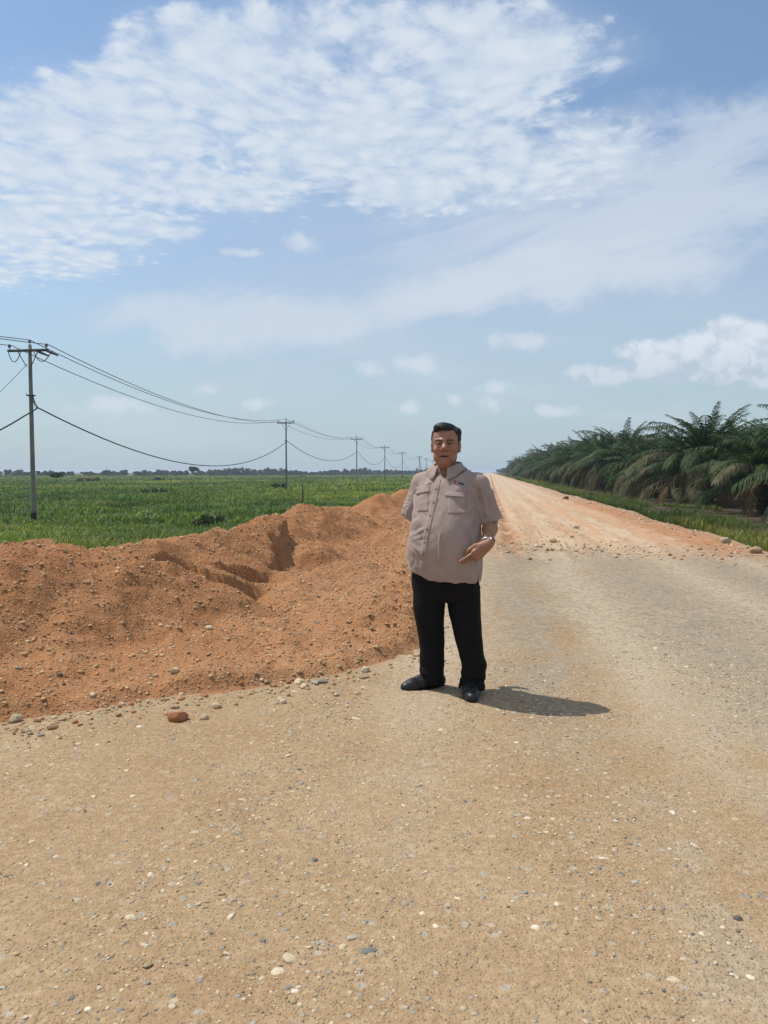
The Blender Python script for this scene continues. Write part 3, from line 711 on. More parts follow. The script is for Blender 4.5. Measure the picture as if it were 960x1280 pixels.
# ================================================================== vegetation
def leaf_material(name, c1, c2, rough=.6, trans=.25, spec=.3, use_tint=True, scale=.8):
    m, g, p = material(name, None, rough, spec)
    v = geo_pos(g)
    f = g.ss(g.noise(v, scale, 4, .6), .3, .7)
    c = g.mix(f, c1, c2)
    if use_tint: c = g.mix(1.0, c, tint(g), 'MULTIPLY')
    g.set(p.inputs['Base Color'], c)
    tr = g.n('ShaderNodeBsdfTranslucent'); g.set(tr.inputs['Color'], g.mix(1.0, c, (1.3, 1.35, .8), 'MULTIPLY'))
    mx = g.n('ShaderNodeMixShader'); mx.inputs[0].default_value = trans
    out = m.node_tree.nodes['Material Output']
    m.node_tree.links.new(p.outputs[0], mx.inputs[1]); m.node_tree.links.new(tr.outputs[0], mx.inputs[2]); m.node_tree.links.new(mx.outputs[0], out.inputs['Surface'])
    return m
M_GRASS = leaf_material('reed_grass', (.084, .145, .026), (.142, .196, .052), .6, .3, .25, scale=.25)
M_VERGE = leaf_material('verge_grass', (.072, .118, .026), (.122, .160, .048), .6, .3, .25, scale=.6)

def blades(P, h, w, lean, nseg=2, rng=RNG):
    """P (n,3) roots -> curved tapering blades"""
    n = len(P); az = rng.random(n) * 2 * math.pi; tw = az + math.pi / 2 + (rng.random(n) - .5) * 1.2
    d = np.stack([np.cos(az), np.sin(az), np.zeros(n)], -1); sdv = np.stack([np.cos(tw), np.sin(tw), np.zeros(n)], -1)
    V = []
    for k, (t, ww) in enumerate(((0, .7), (.55, 1.0), (1.0, .0))):
        c = P + d * (lean * h * t ** 1.7)[:, None]; c[:, 2] += h * (t - .25 * lean * t ** 2.5)
        if ww > 0: V += [c - sdv * (w * ww * .5)[:, None], c + sdv * (w * ww * .5)[:, None]]
        else: V.append(c)
    V = np.stack(V, 1).reshape(-1, 3); b = np.arange(n)[:, None] * 5
    F = np.concatenate([b + np.array([[0, 1, 3]]), b + np.array([[0, 3, 2]]), b + np.array([[2, 3, 4]])])
    return V, F, 5

def grass_patch(n, sampler, hf, wf, lean, tints):
    x, y, z, sc = sampler(n); n = len(x)
    P = np.stack([x, y, z], -1); h = hf * sc * (.6 + .8 * RNG.random(n)); w = wf * (.6 + .8 * RNG.random(n))
    V, F, k = blades(P, h, w, lean * (.4 + 1.0 * RNG.random(n)))
    t = np.asarray(tints)[RNG.integers(0, len(tints), n)] * (.75 + .5 * RNG.random((n, 1)))
    pt = fbm(x * .035, y * .06, octaves=3, seed=97); pt2 = fbm(x * .22, y * .22, octaves=2, seed=98)
    t = t * (1 + .55 * pt + .35 * pt2)[:, None] * np.stack([1 + .55 * np.clip(pt, -.5, 1), 1 + .12 * pt, np.ones(n)], -1); t = np.clip(t, .2, 3)
    return V, F, np.repeat(t, k, 0)

def left_field(d0, d1):
    def f(n):
        d = np.sqrt(RNG.random(n) * (d1 * d1 - d0 * d0) + d0 * d0); a = R(-30) + R(40) * RNG.random(n)
        x, y = d * np.sin(a), d * np.cos(a); s, lat = wr(x, y)
        k = (lat < -6.6 - RNG.random(n) * 1.2); x, y, s, lat, d = x[k], y[k], s[k], lat[k], d[k]
        q = fbm(x * .11, y * .11, octaves=3, seed=91) + .6 * fbm(x * .5, y * .5, octaves=2, seed=92)
        k = RNG.random(len(x)) < np.clip(.75 + .8 * q, .25, 1); x, y, s, lat, q = x[k], y[k], s[k], lat[k], q[k]
        return x, y, field_z(s, lat) - .03, np.clip(.85 + .65 * q, .4, 1.6)
    return f
TL = [(1, 1, 1), (.8, .9, .8), (1.25, 1.12, .9), (.62, .72, .7), (1.6, 1.35, 1.1), (1.9, 1.45, .8)]
VV, FF, CC, nn = [], [], [], 0
push(grass_patch(95000, left_field(13, 42), .42, .045, .75, TL))
push(grass_patch(90000, left_field(40, 100), .50, .085, .8, TL))
push(grass_patch(70000, left_field(95, 230), .55, .20, .8, TL))
push(grass_patch(40000, left_field(220, 520), .6, .5, .8, TL))
tag(obj('grass', np.vstack(VV), np.vstack(FF), M_GRASS, smooth=False, cols=np.vstack(CC)), 'tall green grass and reeds covering the low swampy field', 'grass', kind='stuff')

def right_verge(s0, s1, l0, l1, pw=1.0):
    def f(n):
        s = s0 + (s1 - s0) * RNG.random(n) ** pw; lat = l0 + (l1 - l0) * RNG.random(n)
        q = fbm(s * .33, lat * .33, octaves=3, seed=95) + .5 * fbm(s * 1.4, lat * 1.4, octaves=2, seed=96) + .30 * (1 - sstep(lat, 6.0, 8.0)) - .35 * sstep(lat, 7.2, 10)
        k = RNG.random(n) < np.clip(.30 + 2.2 * q, .01, 1); s, lat, q = s[k], lat[k], q[k]; x, y = rw(s, lat)
        return x, y, field_z(s, lat) - .02, np.clip(.8 + .7 * q, .35, 1.5)
    return f
TR = [(1, 1, 1), (.75, .8, .75), (1.3, 1.12, .9), (1.7, 1.25, .9), (.6, .65, .65), (1.5, 1.0, .7)]
VV, FF, CC, nn = [], [], [], 0
push(grass_patch(52000, right_verge(9, 46, 5.35, 13.5, 1.2), .17, .020, .8, TR))
push(grass_patch(34000, right_verge(9, 46, 5.3, 8.6, 1.1), .32, .018, .6, TR))
push(grass_patch(36000, right_verge(44, 130, 5.3, 13, 1.3), .24, .05, .7, TR))
push(grass_patch(30000, right_verge(120, 480, 5.3, 13, 1.4), .4, .2, .7, TR))
tag(obj('verge_grass', np.vstack(VV), np.vstack(FF), M_VERGE, smooth=False, cols=np.vstack(CC)), 'green grass on the verge between the road and the oil palms', 'grass', kind='stuff')

# ---- leafy masses: cards scattered in lobes
def leaf_cards(C, size, rng=RNG, flat=.5):
    n = len(C); a = rng.standard_normal((n, 3)); a[:, 2] *= flat; a /= np.linalg.norm(a, axis=1)[:, None]
    b = np.cross(a, rng.standard_normal((n, 3))); b /= np.linalg.norm(b, axis=1)[:, None]
    s = (np.asarray(size) * (.6 + .8 * rng.random(n)))[:, None]
    V = np.stack([C - a * s, C + b * s * .5, C + a * s, C - b * s * .5], 1).reshape(-1, 3)
    F = np.arange(n)[:, None] * 4 + np.array([[0, 1, 2, 3]]); return V, F

def lobes_points(n, lobes, rng=RNG):
    lob = np.array(lobes, float); wgt = lob[:, 3] ** 2; i = rng.choice(len(lob), n, p=wgt / wgt.sum())
    d = rng.standard_normal((n, 3)); d /= np.linalg.norm(d, axis=1)[:, None]
    r = lob[i, 3:4] * (.45 + .6 * rng.random((n, 1)) ** .6); return lob[i, :3] + d * r * np.array([1, 1, .75])
M_BUSH = leaf_material('bush_leaves', (.030, .060, .018), (.055, .090, .026), .6, .2, .25, scale=1.5)
M_BARK, _g, _p = material('bark', None, .9, .1)
_g.set(_p.inputs['Base Color'], _g.mix(_g.ss(_g.noise(obj_coord(_g), 9, 5), .3, .7), (.10, .075, .05), (.19, .15, .11)))

def leafy(name, n, lobes, size, parent=None, mat=None, tnt=(.6, 1.3)):
    C = lobes_points(n, lobes); V, F = leaf_cards(C, np.full(n, size))
    c = np.repeat((tnt[0] + (tnt[1] - tnt[0]) * RNG.random((n, 1))) * np.ones((1, 3)), 4, 0)
    return obj(name, V, F, mat or M_BUSH, parent, smooth=False, cols=c)

def broadleaf(name, x, y, h, w, label, cat, group=None, n=700, leaf=.16, flatc=False):
    s, lat = wr(x, y); z = float(field_z(np.array(s), np.array(lat)))
    t = empty(name, (x, y, z)); tag(t, label, cat, group)
    m = MB(); top = h * .62
    m.tube([(0, 0, -.1), (.04 * w, 0, top * .5), (-.02 * w, .02, top)], [.05 * h ** .5, .04 * h ** .5, .02 * h ** .5], 7)
    for k in range(4):
        a = k * 1.7; m.tube([(0, 0, top * .6), (.16 * w * math.cos(a), .16 * w * math.sin(a), top * .85), (.33 * w * math.cos(a), .33 * w * math.sin(a), h * .8)], [.02 * h ** .5, .014 * h ** .5, .006 * h ** .5], 5)
    m.build('trunk', M_BARK, t)
    lob = [(w * .34 * math.cos(k * 1.3) * random.uniform(.4, 1), w * .34 * math.sin(k * 1.3) * random.uniform(.4, 1), h * random.uniform(.66, .84) if not flatc else h * random.uniform(.8, .86), w * random.uniform(.15, .24)) for k in range(9)]
    leafy('crown', n, lob, leaf, t); return t
broadleaf('small_tree', -62.6, 147, 2.6, 3.1, 'small flat-crowned tree standing alone in the field just right of the nearest pole', 'tree', n=600, leaf=.22, flatc=True)
broadleaf('broad_tree', -84, 340, 5.4, 4.8, 'dark round tree standing above the far tree line between the two nearest poles', 'tree', n=700, leaf=.4)

def bush(x, y, h, w, label, n=500, leaf=.14, mat=None):
    s, lat = wr(x, y); z = float(field_z(np.array(s), np.array(lat)))
    lob = [(random.uniform(-.4, .4) * w, random.uniform(-.4, .4) * w, random.uniform(.15, .55) * h, random.uniform(.25, .42) * h) for _ in range(9)]
    C = lobes_points(n, lob); C[:, 2] = np.maximum(C[:, 2], .02); V, F = leaf_cards(C, np.full(n, leaf))
    o = obj('bush', V, F, mat or M_BUSH, None, smooth=False, cols=np.repeat((.6 + .7 * RNG.random((n, 1))) * np.ones((1, 3)), 4, 0), loc=(x, y, z))
    return tag(o, label, 'bush')
M_DRY = leaf_material('dry_scrub', (.050, .075, .025), (.085, .105, .040), .7, .2, .2, scale=1.5)
M_BRUSH = leaf_material('dead_brush', (.10, .07, .045), (.15, .11, .07), .8, .1, .2, scale=1.5)
bush(-25.0, 84, 1.25, 3.4, 'olive scrubby bush out in the field between the two nearest poles', 900, .13, M_DRY)
bush(-9.0, 39.5, .75, 1.5, 'dark green weedy bush in the field just beyond the crest of the soil mound', 600, .10, M_DRY)
bush(-16.2, 118, 1.1, 2.6, 'dark bush at the right of the second pole', 500, .16)
bush(-78, 203, 1.15, 7.0, 'low brown heap of dead brush in the field beyond the small tree', 900, .3, M_BRUSH)
bush(-70, 240, 1.3, 3.0, 'dark low bush beyond the brush heap', 400, .25)

# ---- far tree line beyond the field: one mass
VV, FF, CC, nn = [], [], [], 0
for i in range(330):
    t = i / 329; x = -330 + 430 * t + RNG.normal() * 3; y = 430 + 500 * t ** 1.6 + RNG.normal() * 10
    h = RNG.uniform(3.2, 5.4) * (1 + .4 * t) * (.75 + .45 * float(fbm(np.array(x * .045), np.array(0.3), octaves=2, seed=71)) + .12) * (1.25 if RNG.random() < .06 else 1); w = h * RNG.uniform(.55, .95)
    lob = [(x + RNG.normal() * w * .42, y + RNG.normal() * w * .3, -1.35 + h * RNG.uniform(.02, .82), h * RNG.uniform(.16, .27)) for _ in range(10)]
    n = 340; C = lobes_points(n, lob); C[:, 2] = np.maximum(C[:, 2], -1.3); V, F = leaf_cards(C, np.full(n, .55 * (1 + .7 * t)))
    push((V, F, np.repeat(RNG.uniform(.6, 1.3) * (.75 + .5 * RNG.random((n, 1))) * np.ones((1, 3)), 4, 0)))
tag(obj('treeline', np.vstack(VV), np.vstack(FF), M_BUSH, smooth=False, cols=np.vstack(CC)), 'dark wooded strip along the horizon beyond the green field', 'tree line', kind='stuff')

# ---- oil palms
M_FROND = leaf_material('palm_frond', (.020, .044, .011), (.042, .071, .017), .62, .14, .18, scale=.9)
M_DUSTY = leaf_material('dusty_frond', (.080, .080, .042), (.150, .132, .078), .85, .12, .08, scale=1.2)
M_PTRUNK, _g, _p = material('palm_trunk', None, .95, .05)
_v = obj_coord(_g)
_g.set(_p.inputs['Base Color'], _g.mix(_g.ss(_g.noise(_v, 6, 5), .3, .7), (.05, .038, .026), (.12, .09, .06)))
_g.set(_p.inputs['Normal'], _g.bump(_g.voro(_v, 7).outputs['Distance'], 1, .06))

def frond(e0, L, az, rng, bend, nl=44, droop=1.0):
    t = np.linspace(0, 1, 12); e = e0 - bend * t ** 1.25
    st = L / 11; r = np.concatenate([[0], np.cumsum(np.cos(e[:-1]) * st)]); z = np.concatenate([[0], np.cumsum(np.sin(e[:-1]) * st)])
    sway = (rng.random() - .5) * .5
    side = sway * (t ** 2) * L * .3
    rad = .055 * (1 - t) + .008
    pts = np.stack([r, side, z], -1)
    V, F, cidx = [], [], 0
    # rachis: three-sided
    for k in range(3):
        a = k * 2.094 + .5; V.append(pts + np.stack([np.zeros(12), np.cos(a) * rad, np.sin(a) * rad], -1))
    V = np.stack(V, 1).reshape(-1, 3)
    for i in range(11):
        for k in range(3): F.append((i * 3 + k, i * 3 + (k + 1) % 3, i * 3 + 3 + (k + 1) % 3, i * 3 + 3 + k))
    F = np.array(F)
    tl = np.repeat(np.linspace(.13, .995, nl), 2) + rng.normal(0, .004, 2 * nl); sg = np.tile([1., -1.], nl)
    ln = (.35 + .62 * np.sin(np.clip(tl, 0, 1) * math.pi) ** .8) * (1 - .25 * tl) * (L / 4.8) * (.85 + .3 * rng.random(2 * nl))
    base = np.stack([np.interp(tl, t, pts[:, k]) for k in range(3)], -1)
    ee = np.interp(tl, t, e); T = np.stack([np.cos(ee), np.zeros_like(ee), np.sin(ee)], -1); N = np.stack([-np.sin(ee), np.zeros_like(ee), np.cos(ee)], -1)
    S = np.array([0, 1, 0.])[None] * sg[:, None]
    fw = .55 + .3 * tl; lift = .35 * (rng.random(2 * nl) - .3)
    d = S * .85 + T * fw[:, None] + N * lift[:, None]; d /= np.linalg.norm(d, axis=1)[:, None]
    wv = np.cross(d, N); wv /= np.linalg.norm(wv, axis=1)[:, None] + 1e-9
    w = .080 * (L / 4.8)
    down = np.array([0, 0, -1.])
    mid = base + d * (ln * .5)[:, None] + down * (ln * .10 * droop)[:, None]; tip = base + d * (ln * .86)[:, None] + down * (ln * (.52 * droop))[:, None]
    LV = np.stack([base - wv * w * .3, base + wv * w * .3, mid - wv * w * .5, mid + wv * w * .5, tip - wv * w * .08, tip + wv * w * .08], 1).reshape(-1, 3)
    b = np.arange(2 * nl)[:, None] * 6 + len(V)
    F = np.vstack([F, b + np.array([[0, 1, 3, 2]]), b + np.array([[2, 3, 5, 4]])])
    V = np.vstack([V, LV])
    c, s_ = math.cos(az), math.sin(az)
    return np.stack([V[:, 0] * c - V[:, 1] * s_, V[:, 0] * s_ + V[:, 1] * c, V[:, 2]], 1), F

def crown_mesh(seed, nf=44, nl=44, trunk_h=1.5, dusty=.42, L0=4.9):
    rng = np.random.default_rng(seed); VV, FF, CC, MI, n0 = [], [], [], [], 0
    for i in range(nf):
        q = i / (nf - 1); az = i * 2.39996 + rng.normal() * .15
        e0 = R(84 - 82 * q ** 1.1) + rng.normal() * R(5); bend = R(50 + 50 * q ** .8) + rng.normal() * R(9)
        L = L0 * (.60 + .44 * math.sin(min(1, q * 2.2 + .10) * math.pi * .5)) * rng.uniform(.9, 1.08)
        V, F = frond(e0, L, az, rng, bend, nl, .75 + .6 * q)
        V = V + np.array([.12 * math.cos(az), .12 * math.sin(az), trunk_h + .35 * (1 - q)])
        V[:, 2] = np.maximum(V[:, 2], .03 + .05 * rng.random(len(V)))
        dust = rng.random() < (q - (1 - dusty)) / dusty * 1.2 if q > 1 - dusty else False
        old = q > .93 and rng.random() < .5
        col = np.array([1, 1, 1.]) * rng.uniform(.65, 1.3)
        if old: col = col * np.array([.8, .62, .5])
        VV.append(V); FF.append(F + n0); n0 += len(V); CC.append(np.tile(col, (len(V), 1))); MI.append(np.full(len(F), 1 if dust or old else 0))
    return make_mesh('crown', np.vstack(VV), np.vstack(FF), [M_FROND, M_DUSTY], False, np.vstack(CC), np.concatenate(MI))

def palm_trunk_mesh(h, seed):
    rng = np.random.default_rng(seed); m = MB()
    zs = np.linspace(-.3, h + .35, 14); rr = .30 - .05 * np.linspace(0, 1, 14) + .03 * (np.arange(14) % 2)
    m.tube(np.stack([.03 * np.sin(zs), .02 * np.cos(zs * 1.3), zs], -1), rr, 14)
    for i in range(60):                                   # stubs of cut fronds
        z = .1 + (h + .1) * i / 60; a = i * 2.39996; c, s_ = math.cos(a), math.sin(a)
        m.tube([(.22 * c, .22 * s_, z), (.34 * c, .34 * s_, z + .12), (.40 * c, .40 * s_, z + .28 + .1 * rng.random())], [.075, .06, .035], 5)
    return m.build, m
CR, TK = [], []
for k in range(6):
    th = [1.8, 2.2, 1.5, 2.0, 2.4, 1.7][k]
    CR.append(crown_mesh(100 + k, 48, 36, th, .36, [4.8, 4.6, 4.5, 5.0, 4.8, 4.6][k]))
    _, m = palm_trunk_mesh(th, 200 + k)
    TK.append(make_mesh('trunk', np.vstack(m.V), [np.vstack(m.Q), np.vstack(m.T)], M_PTRUNK))
ORD = ['first', 'second', 'third', 'fourth', 'fifth', 'sixth', 'seventh', 'eighth', 'ninth', 'tenth', 'eleventh', 'twelfth']
def palm(s, lat, k, sc, rz, label, group):
    x, y = rw(s, lat); x, y = float(x), float(y); z = float(field_z(np.array(s), np.array(lat)))
    t = empty('oil_palm', (x, y, z), rz); t.scale = (sc, sc, sc); tag(t, label, 'palm tree', group)
    link('trunk', TK[k], t); link('crown', CR[k], t)
GP = 'oil palms of the plantation along the right side of the road'
prng = np.random.default_rng(5); i = 0
s = 33.0
while s < 470:
    sc_ = prng.uniform(.86, 1.14) * (.86 if i < 2 else .95 if i < 4 else 1); lab = f'{ORD[i]} oil palm from the right in the front row facing the road' if i < 12 else 'distant oil palm of the front row along the road, one of many alike'
    palm(s + prng.normal() * .6, 14.4 + prng.normal() * .7, int(prng.integers(0, 6)), sc_ * (1 + .34 * min(1, max(0, s - 45) / 130)), prng.random() * 6.28, lab, GP); i += 1
    s += 8.8 + (s > 250) * 1.5
for row, (lat0, s0, s1) in enumerate(((21.6, 52, 420), (28.8, 74, 330), (36, 100, 260))):
    s = s0; j = 0
    while s < s1:
        palm(s + prng.normal() * .8, lat0 + prng.normal() * .5, int(prng.integers(0, 6)), prng.uniform(.92, 1.24) * (1 + .15 * min(1, max(0, s - 60) / 150)), prng.random() * 6.28, 'oil palm standing in the rows behind the front row, one of many alike', GP); j += 1
        s += 8.6
# palms too far to tell apart
VV, FF, CC, nn = [], [], [], 0
for i in range(260):
    s = 470 + 1100 * (i / 259) ** 1.3; lat = 14.5 + RNG.random() * 24; x, y = rw(s, lat); h = RNG.uniform(5.2, 7.4)
    lob = [(x + RNG.normal() * 2.0, y + RNG.normal() * 2.0, -.6 + h * RNG.uniform(.3, .8), h * RNG.uniform(.16, .26)) for _ in range(7)]
    C = lobes_points(120, lob); V, F = leaf_cards(C, np.full(120, .9)); push((V, F, np.repeat((.6 + .6 * RNG.random((120, 1))) * np.ones((1, 3)), 4, 0)))
tag(obj('distant_palms', np.vstack(VV), np.vstack(FF), M_FROND, smooth=False, cols=np.vstack(CC)), 'far end of the oil palm plantation merging at the vanishing point', 'palm trees', kind='stuff')

# litter on the right verge: fallen fronds and sticks
M_DEAD = noisy('dead_wood', (.22, .17, .11), (.34, .28, .20), 8, .9, .1)
for i, (s, lat, L, a, lab) in enumerate(((31.5, 11.6, 2.2, .2, 'dry bent branch lying on the verge below the nearest palm'), (25.5, 9.6, 1.5, -.3, 'pale straight stick lying in the verge grass'), (28.5, 10.6, 1.3, .5, 'short grey stick on the bare patch of the verge'))):
    x, y = rw(s, lat); z = float(field_z(np.array(s), np.array(lat)))
    m = MB(); q = np.linspace(-.5, .5, 7)
    m.tube(np.stack([q * L * math.cos(a), q * L * math.sin(a), .10 + .16 * np.sin((q + .5) * 3.0) + .03 * np.sin(q * 11)], -1), [.03, .035, .032, .03, .026, .02, .012], 6)
    m.tube([(.1 * L, 0, .22), (.22 * L, .12, .34), (.3 * L, .2, .38)], [.018, .014, .008], 5)
    tag(m.build('branch', M_DEAD, None, loc=(float(x), float(y), z)), lab, 'branch')

# ================================================================== poles and wires
M_POLE = noisy('weathered_pole', (.155, .140, .122), (.25, .232, .205), 2.2, .75, .25, .25, .01)
M_POLE2 = noisy('dark_pole', (.085, .083, .08), (.14, .137, .13), 2.2, .75, .25, .2, .01)
M_IRON = noisy('crossarm_steel', (.06, .06, .06), (.11, .108, .10), 6, .7, .3)
M_BAND = noisy('black_band', (.012, .012, .013), (.03, .03, .03), 8, .8, .2)
M_PORC, _, _p = material('porcelain', (.10, .065, .05), .25, .5)
M_WIRE, _, _p = material('bare_wire', (.10, .10, .105), .55, .4)
M_CABLE, _, _p = material('black_cable', (.018, .018, .019), .6, .3)
PL_A = math.atan2(14.5 + 18.2, 316 - 40.0)        # line of the poles
pdir = np.array([math.sin(RA), math.cos(RA)]); pn = NV
POLES = [(-18.25, 40.0), (-12.5, 98.5), (-5.2, 147), (.2, 197), (6, 252), (14.5, 316), (20.5, 372), (27, 428)]
GPP = 'utility poles in a line across the field'
PLAB = ['nearest tall grey utility pole with black base band at the left edge of the field',
        'second utility pole from the left, dark, beyond the soil mound', 'third utility pole from the left, beyond the mound crest',
        'fourth utility pole from the left, small in the distance', 'fifth utility pole from the left, very small',
        'sixth utility pole in the line, far off, with a slanting strut', 'seventh utility pole, tiny, beside the man\'s head', 'farthest utility pole of the line, hidden behind the man\'s head']
TOPZ = 7.95
for i, (x, y) in enumerate(POLES):
    s, lat = wr(x, y); gz = float(field_z(np.array(s), np.array(lat))); h = TOPZ - gz
    t = empty('utility_pole', (x, y, gz), -RA); tag(t, PLAB[i], 'utility pole', GPP)
    m = MB(); zz = np.linspace(-.6, h, 9); rr = .122 - .045 * np.linspace(0, 1, 9)
    if i == 0: m.tube(np.stack([zz * 0, zz * 0, zz], -1), rr + .01, 14)
    else: m.tube(np.stack([zz * 0, zz * 0, zz], -1), rr, 10)
    m.build('shaft', M_POLE if i in (0, 2) else M_POLE2, t)
    m = MB(); m.box((0, -.17, h - .32), (2.25, .11, .13), 0, .012); m.build('crossarm', M_IRON, t)
    for sg in (-1, 1):
        m = MB(); m.tube([(sg * .12, -.13, h - 1.15), (sg * .55, -.18, h - .38)], .022, 6); m.build('brace', M_IRON, t)
    for (ax, az) in ((-1.02, h - .25), (1.02, h - .25), (0.0, h)):
        m = MB(); y0 = -.17 if ax else 0
        m.tube([(ax, y0, az - .02), (ax, y0, az + .10), (ax, y0, az + .1001), (ax, y0, az + .15), (ax, y0, az + .20), (ax, y0, az + .26)], [.018, .018, .075, .085, .055, .05], 9); m.build('insulator', M_PORC, t)
    if i < 2:
        m = MB(); m.box((0, 0, h - 2.6), (.34, .34, .07), 0, .01); m.tube([(-.17, -.05, h - 2.6), (-.26, -.05, h - 2.5)], .02, 5); m.build('clamp_collar', M_IRON, t)
    if i == 0:
        m = MB(); zz = np.array([0, .3, .62]); m.tube(np.stack([zz * 0, zz * 0, zz], -1), [.140, .138, .136], 14, caps=False); m.build('base_band', M_BAND, t)
        for (a, b) in ((-1.05, -.35), (.35, 1.35)):       # jumper loops under the arm
            m = MB(); q = np.linspace(0, 1, 12); m.tube(np.stack([a + (b - a) * q, np.full(12, -.24), h - .36 - .62 * np.sin(q * math.pi) ** .8 * (1 - .25 * q)], -1), .022, 5); m.build('jumper_wire', M_CABLE, t)
        for sg, x0 in ((1, 1.0), (1, .45)):
            m = MB(); m.tube([(x0, -.2, h - .35), (x0 + .12, .15, h - .42), (x0 + .25, .5, h - .5)], [.05, .065, .045], 8); m.build('strain_insulator', M_PORC, t)
    if i == 5:
        m = MB(); m.tube([(1.3, -.3, -.3), (.1, 0, h - .5)], .10, 8); m.build('strut', M_POLE2, t)

def catenary(a, b, sag, n=26):
    a = np.array(a, float); b = np.array(b, float); q = np.linspace(0, 1, n)[:, None]; p = a + (b - a) * q; p[:, 2] -= 4 * sag * (q * (1 - q))[:, 0]; return p
p0 = np.array(POLES[0]) - pdir * 56               # the next pole back is out of the picture; the wires run past the frame towards it
def run(off, z, sag_near, rad, shift=None, name='overhead_wire', label='', mat=None):
    P = []; nodes = [p0] + [np.array(q) for q in POLES]
    for k, (a, b) in enumerate(zip(nodes[:-1], nodes[1:])):
        L = np.hypot(*(b - a)); sg = sag_near * (L / 58.0) ** 2
        pa = np.array((a[0] + off * pn[0], a[1] + off * pn[1], z)); pb = np.array((b[0] + off * pn[0], b[1] + off * pn[1], z))
        if shift is not None:
            if k == 0: pb = pb + shift; sg = 6.4
            if k == 1: pa = pa + shift
        c = catenary(pa, pb, sg)
        P.append(c if k == 0 else c[1:])
    P = np.vstack(P)
    r_ = np.full(len(P), rad)
    m = MB(); m.tube(P, r_, 6); o = m.build(name, mat); tag(o, label, 'wire', 'overhead wires strung along the poles'); return o
run(1.02, TOPZ - .02, 1.5, .021, label='bare overhead wire on the roadside end of the crossarms', mat=M_WIRE)
run(0.0, TOPZ + .24, 1.55, .021, label='bare overhead wire running over the pole tops', mat=M_WIRE)
run(-1.02, TOPZ - .02, 1.6, .021, label='bare overhead wire on the field end of the crossarms', mat=M_WIRE)
run(.16, TOPZ - 2.62, 3.0, .036, np.array((.22, -.05, -.62)), name='bundled_cable', label='thick black bundled cable sagging low between the poles', mat=M_CABLE)
# hanger where the bundled cable swings off the nearest pole, and the stay wire
x0, y0 = POLES[0]
m = MB(); m.tube([(x0 + .12, y0 - .05, TOPZ - 2.55), (x0 + .16, y0 - .1, TOPZ - 2.75), (x0 + .27, y0 - .1, TOPZ - 3.05), (x0 + .38, y0 - .07, TOPZ - 3.25)], .030, 6)
m.tube([(x0 + .38, y0 - .07, TOPZ - 3.24), (x0 + .26, y0 - .15, TOPZ - 3.18), (x0 + .2, y0 - .15, TOPZ - 2.95), (x0 + .2, y0 - .12, TOPZ - 2.75)], .022, 6)
tag(m.build('cable_hanger', M_CABLE), 'black cable tail hanging beside the shaft of the nearest pole', 'cable')
m = MB(); m.tube([(x0 - .1, y0 - .1, TOPZ - 1.0), (x0 - 7.5, y0 - 1.0, TOPZ - 8.9)], .014, 5); tag(m.build('stay_wire', M_WIRE), 'thin stay wire slanting down left from the nearest pole', 'wire')
# stakes in the field
M_STAKE = noisy('stake_wood', (.05, .045, .035), (.10, .085, .065), 5, .9, .1)
for (x, y, h, lab) in ((-6.35, 60, 1.75, 'thin dark stake in the grass right of the second pole, behind the mound'), (-72, 150, .85, 'short dark post in the field left of the nearest pole'),
                       (-64.5, 145, 1.2, 'short post under the small tree'), (-67.5, 163, .8, 'short dark post just right of the small flat-crowned tree')):
    s, lat = wr(x, y); gz = float(field_z(np.array(s), np.array(lat)))
    m = MB(); m.tube([(0, 0, -.3), (.01, 0, h * .5), (-.02, .01, h), (-.02, .01, h + .03)], [.06, .055, .05, .02], 7); tag(m.build('stake', M_STAKE, loc=(x, y, gz)), lab, 'stake', 'stakes standing in the field')

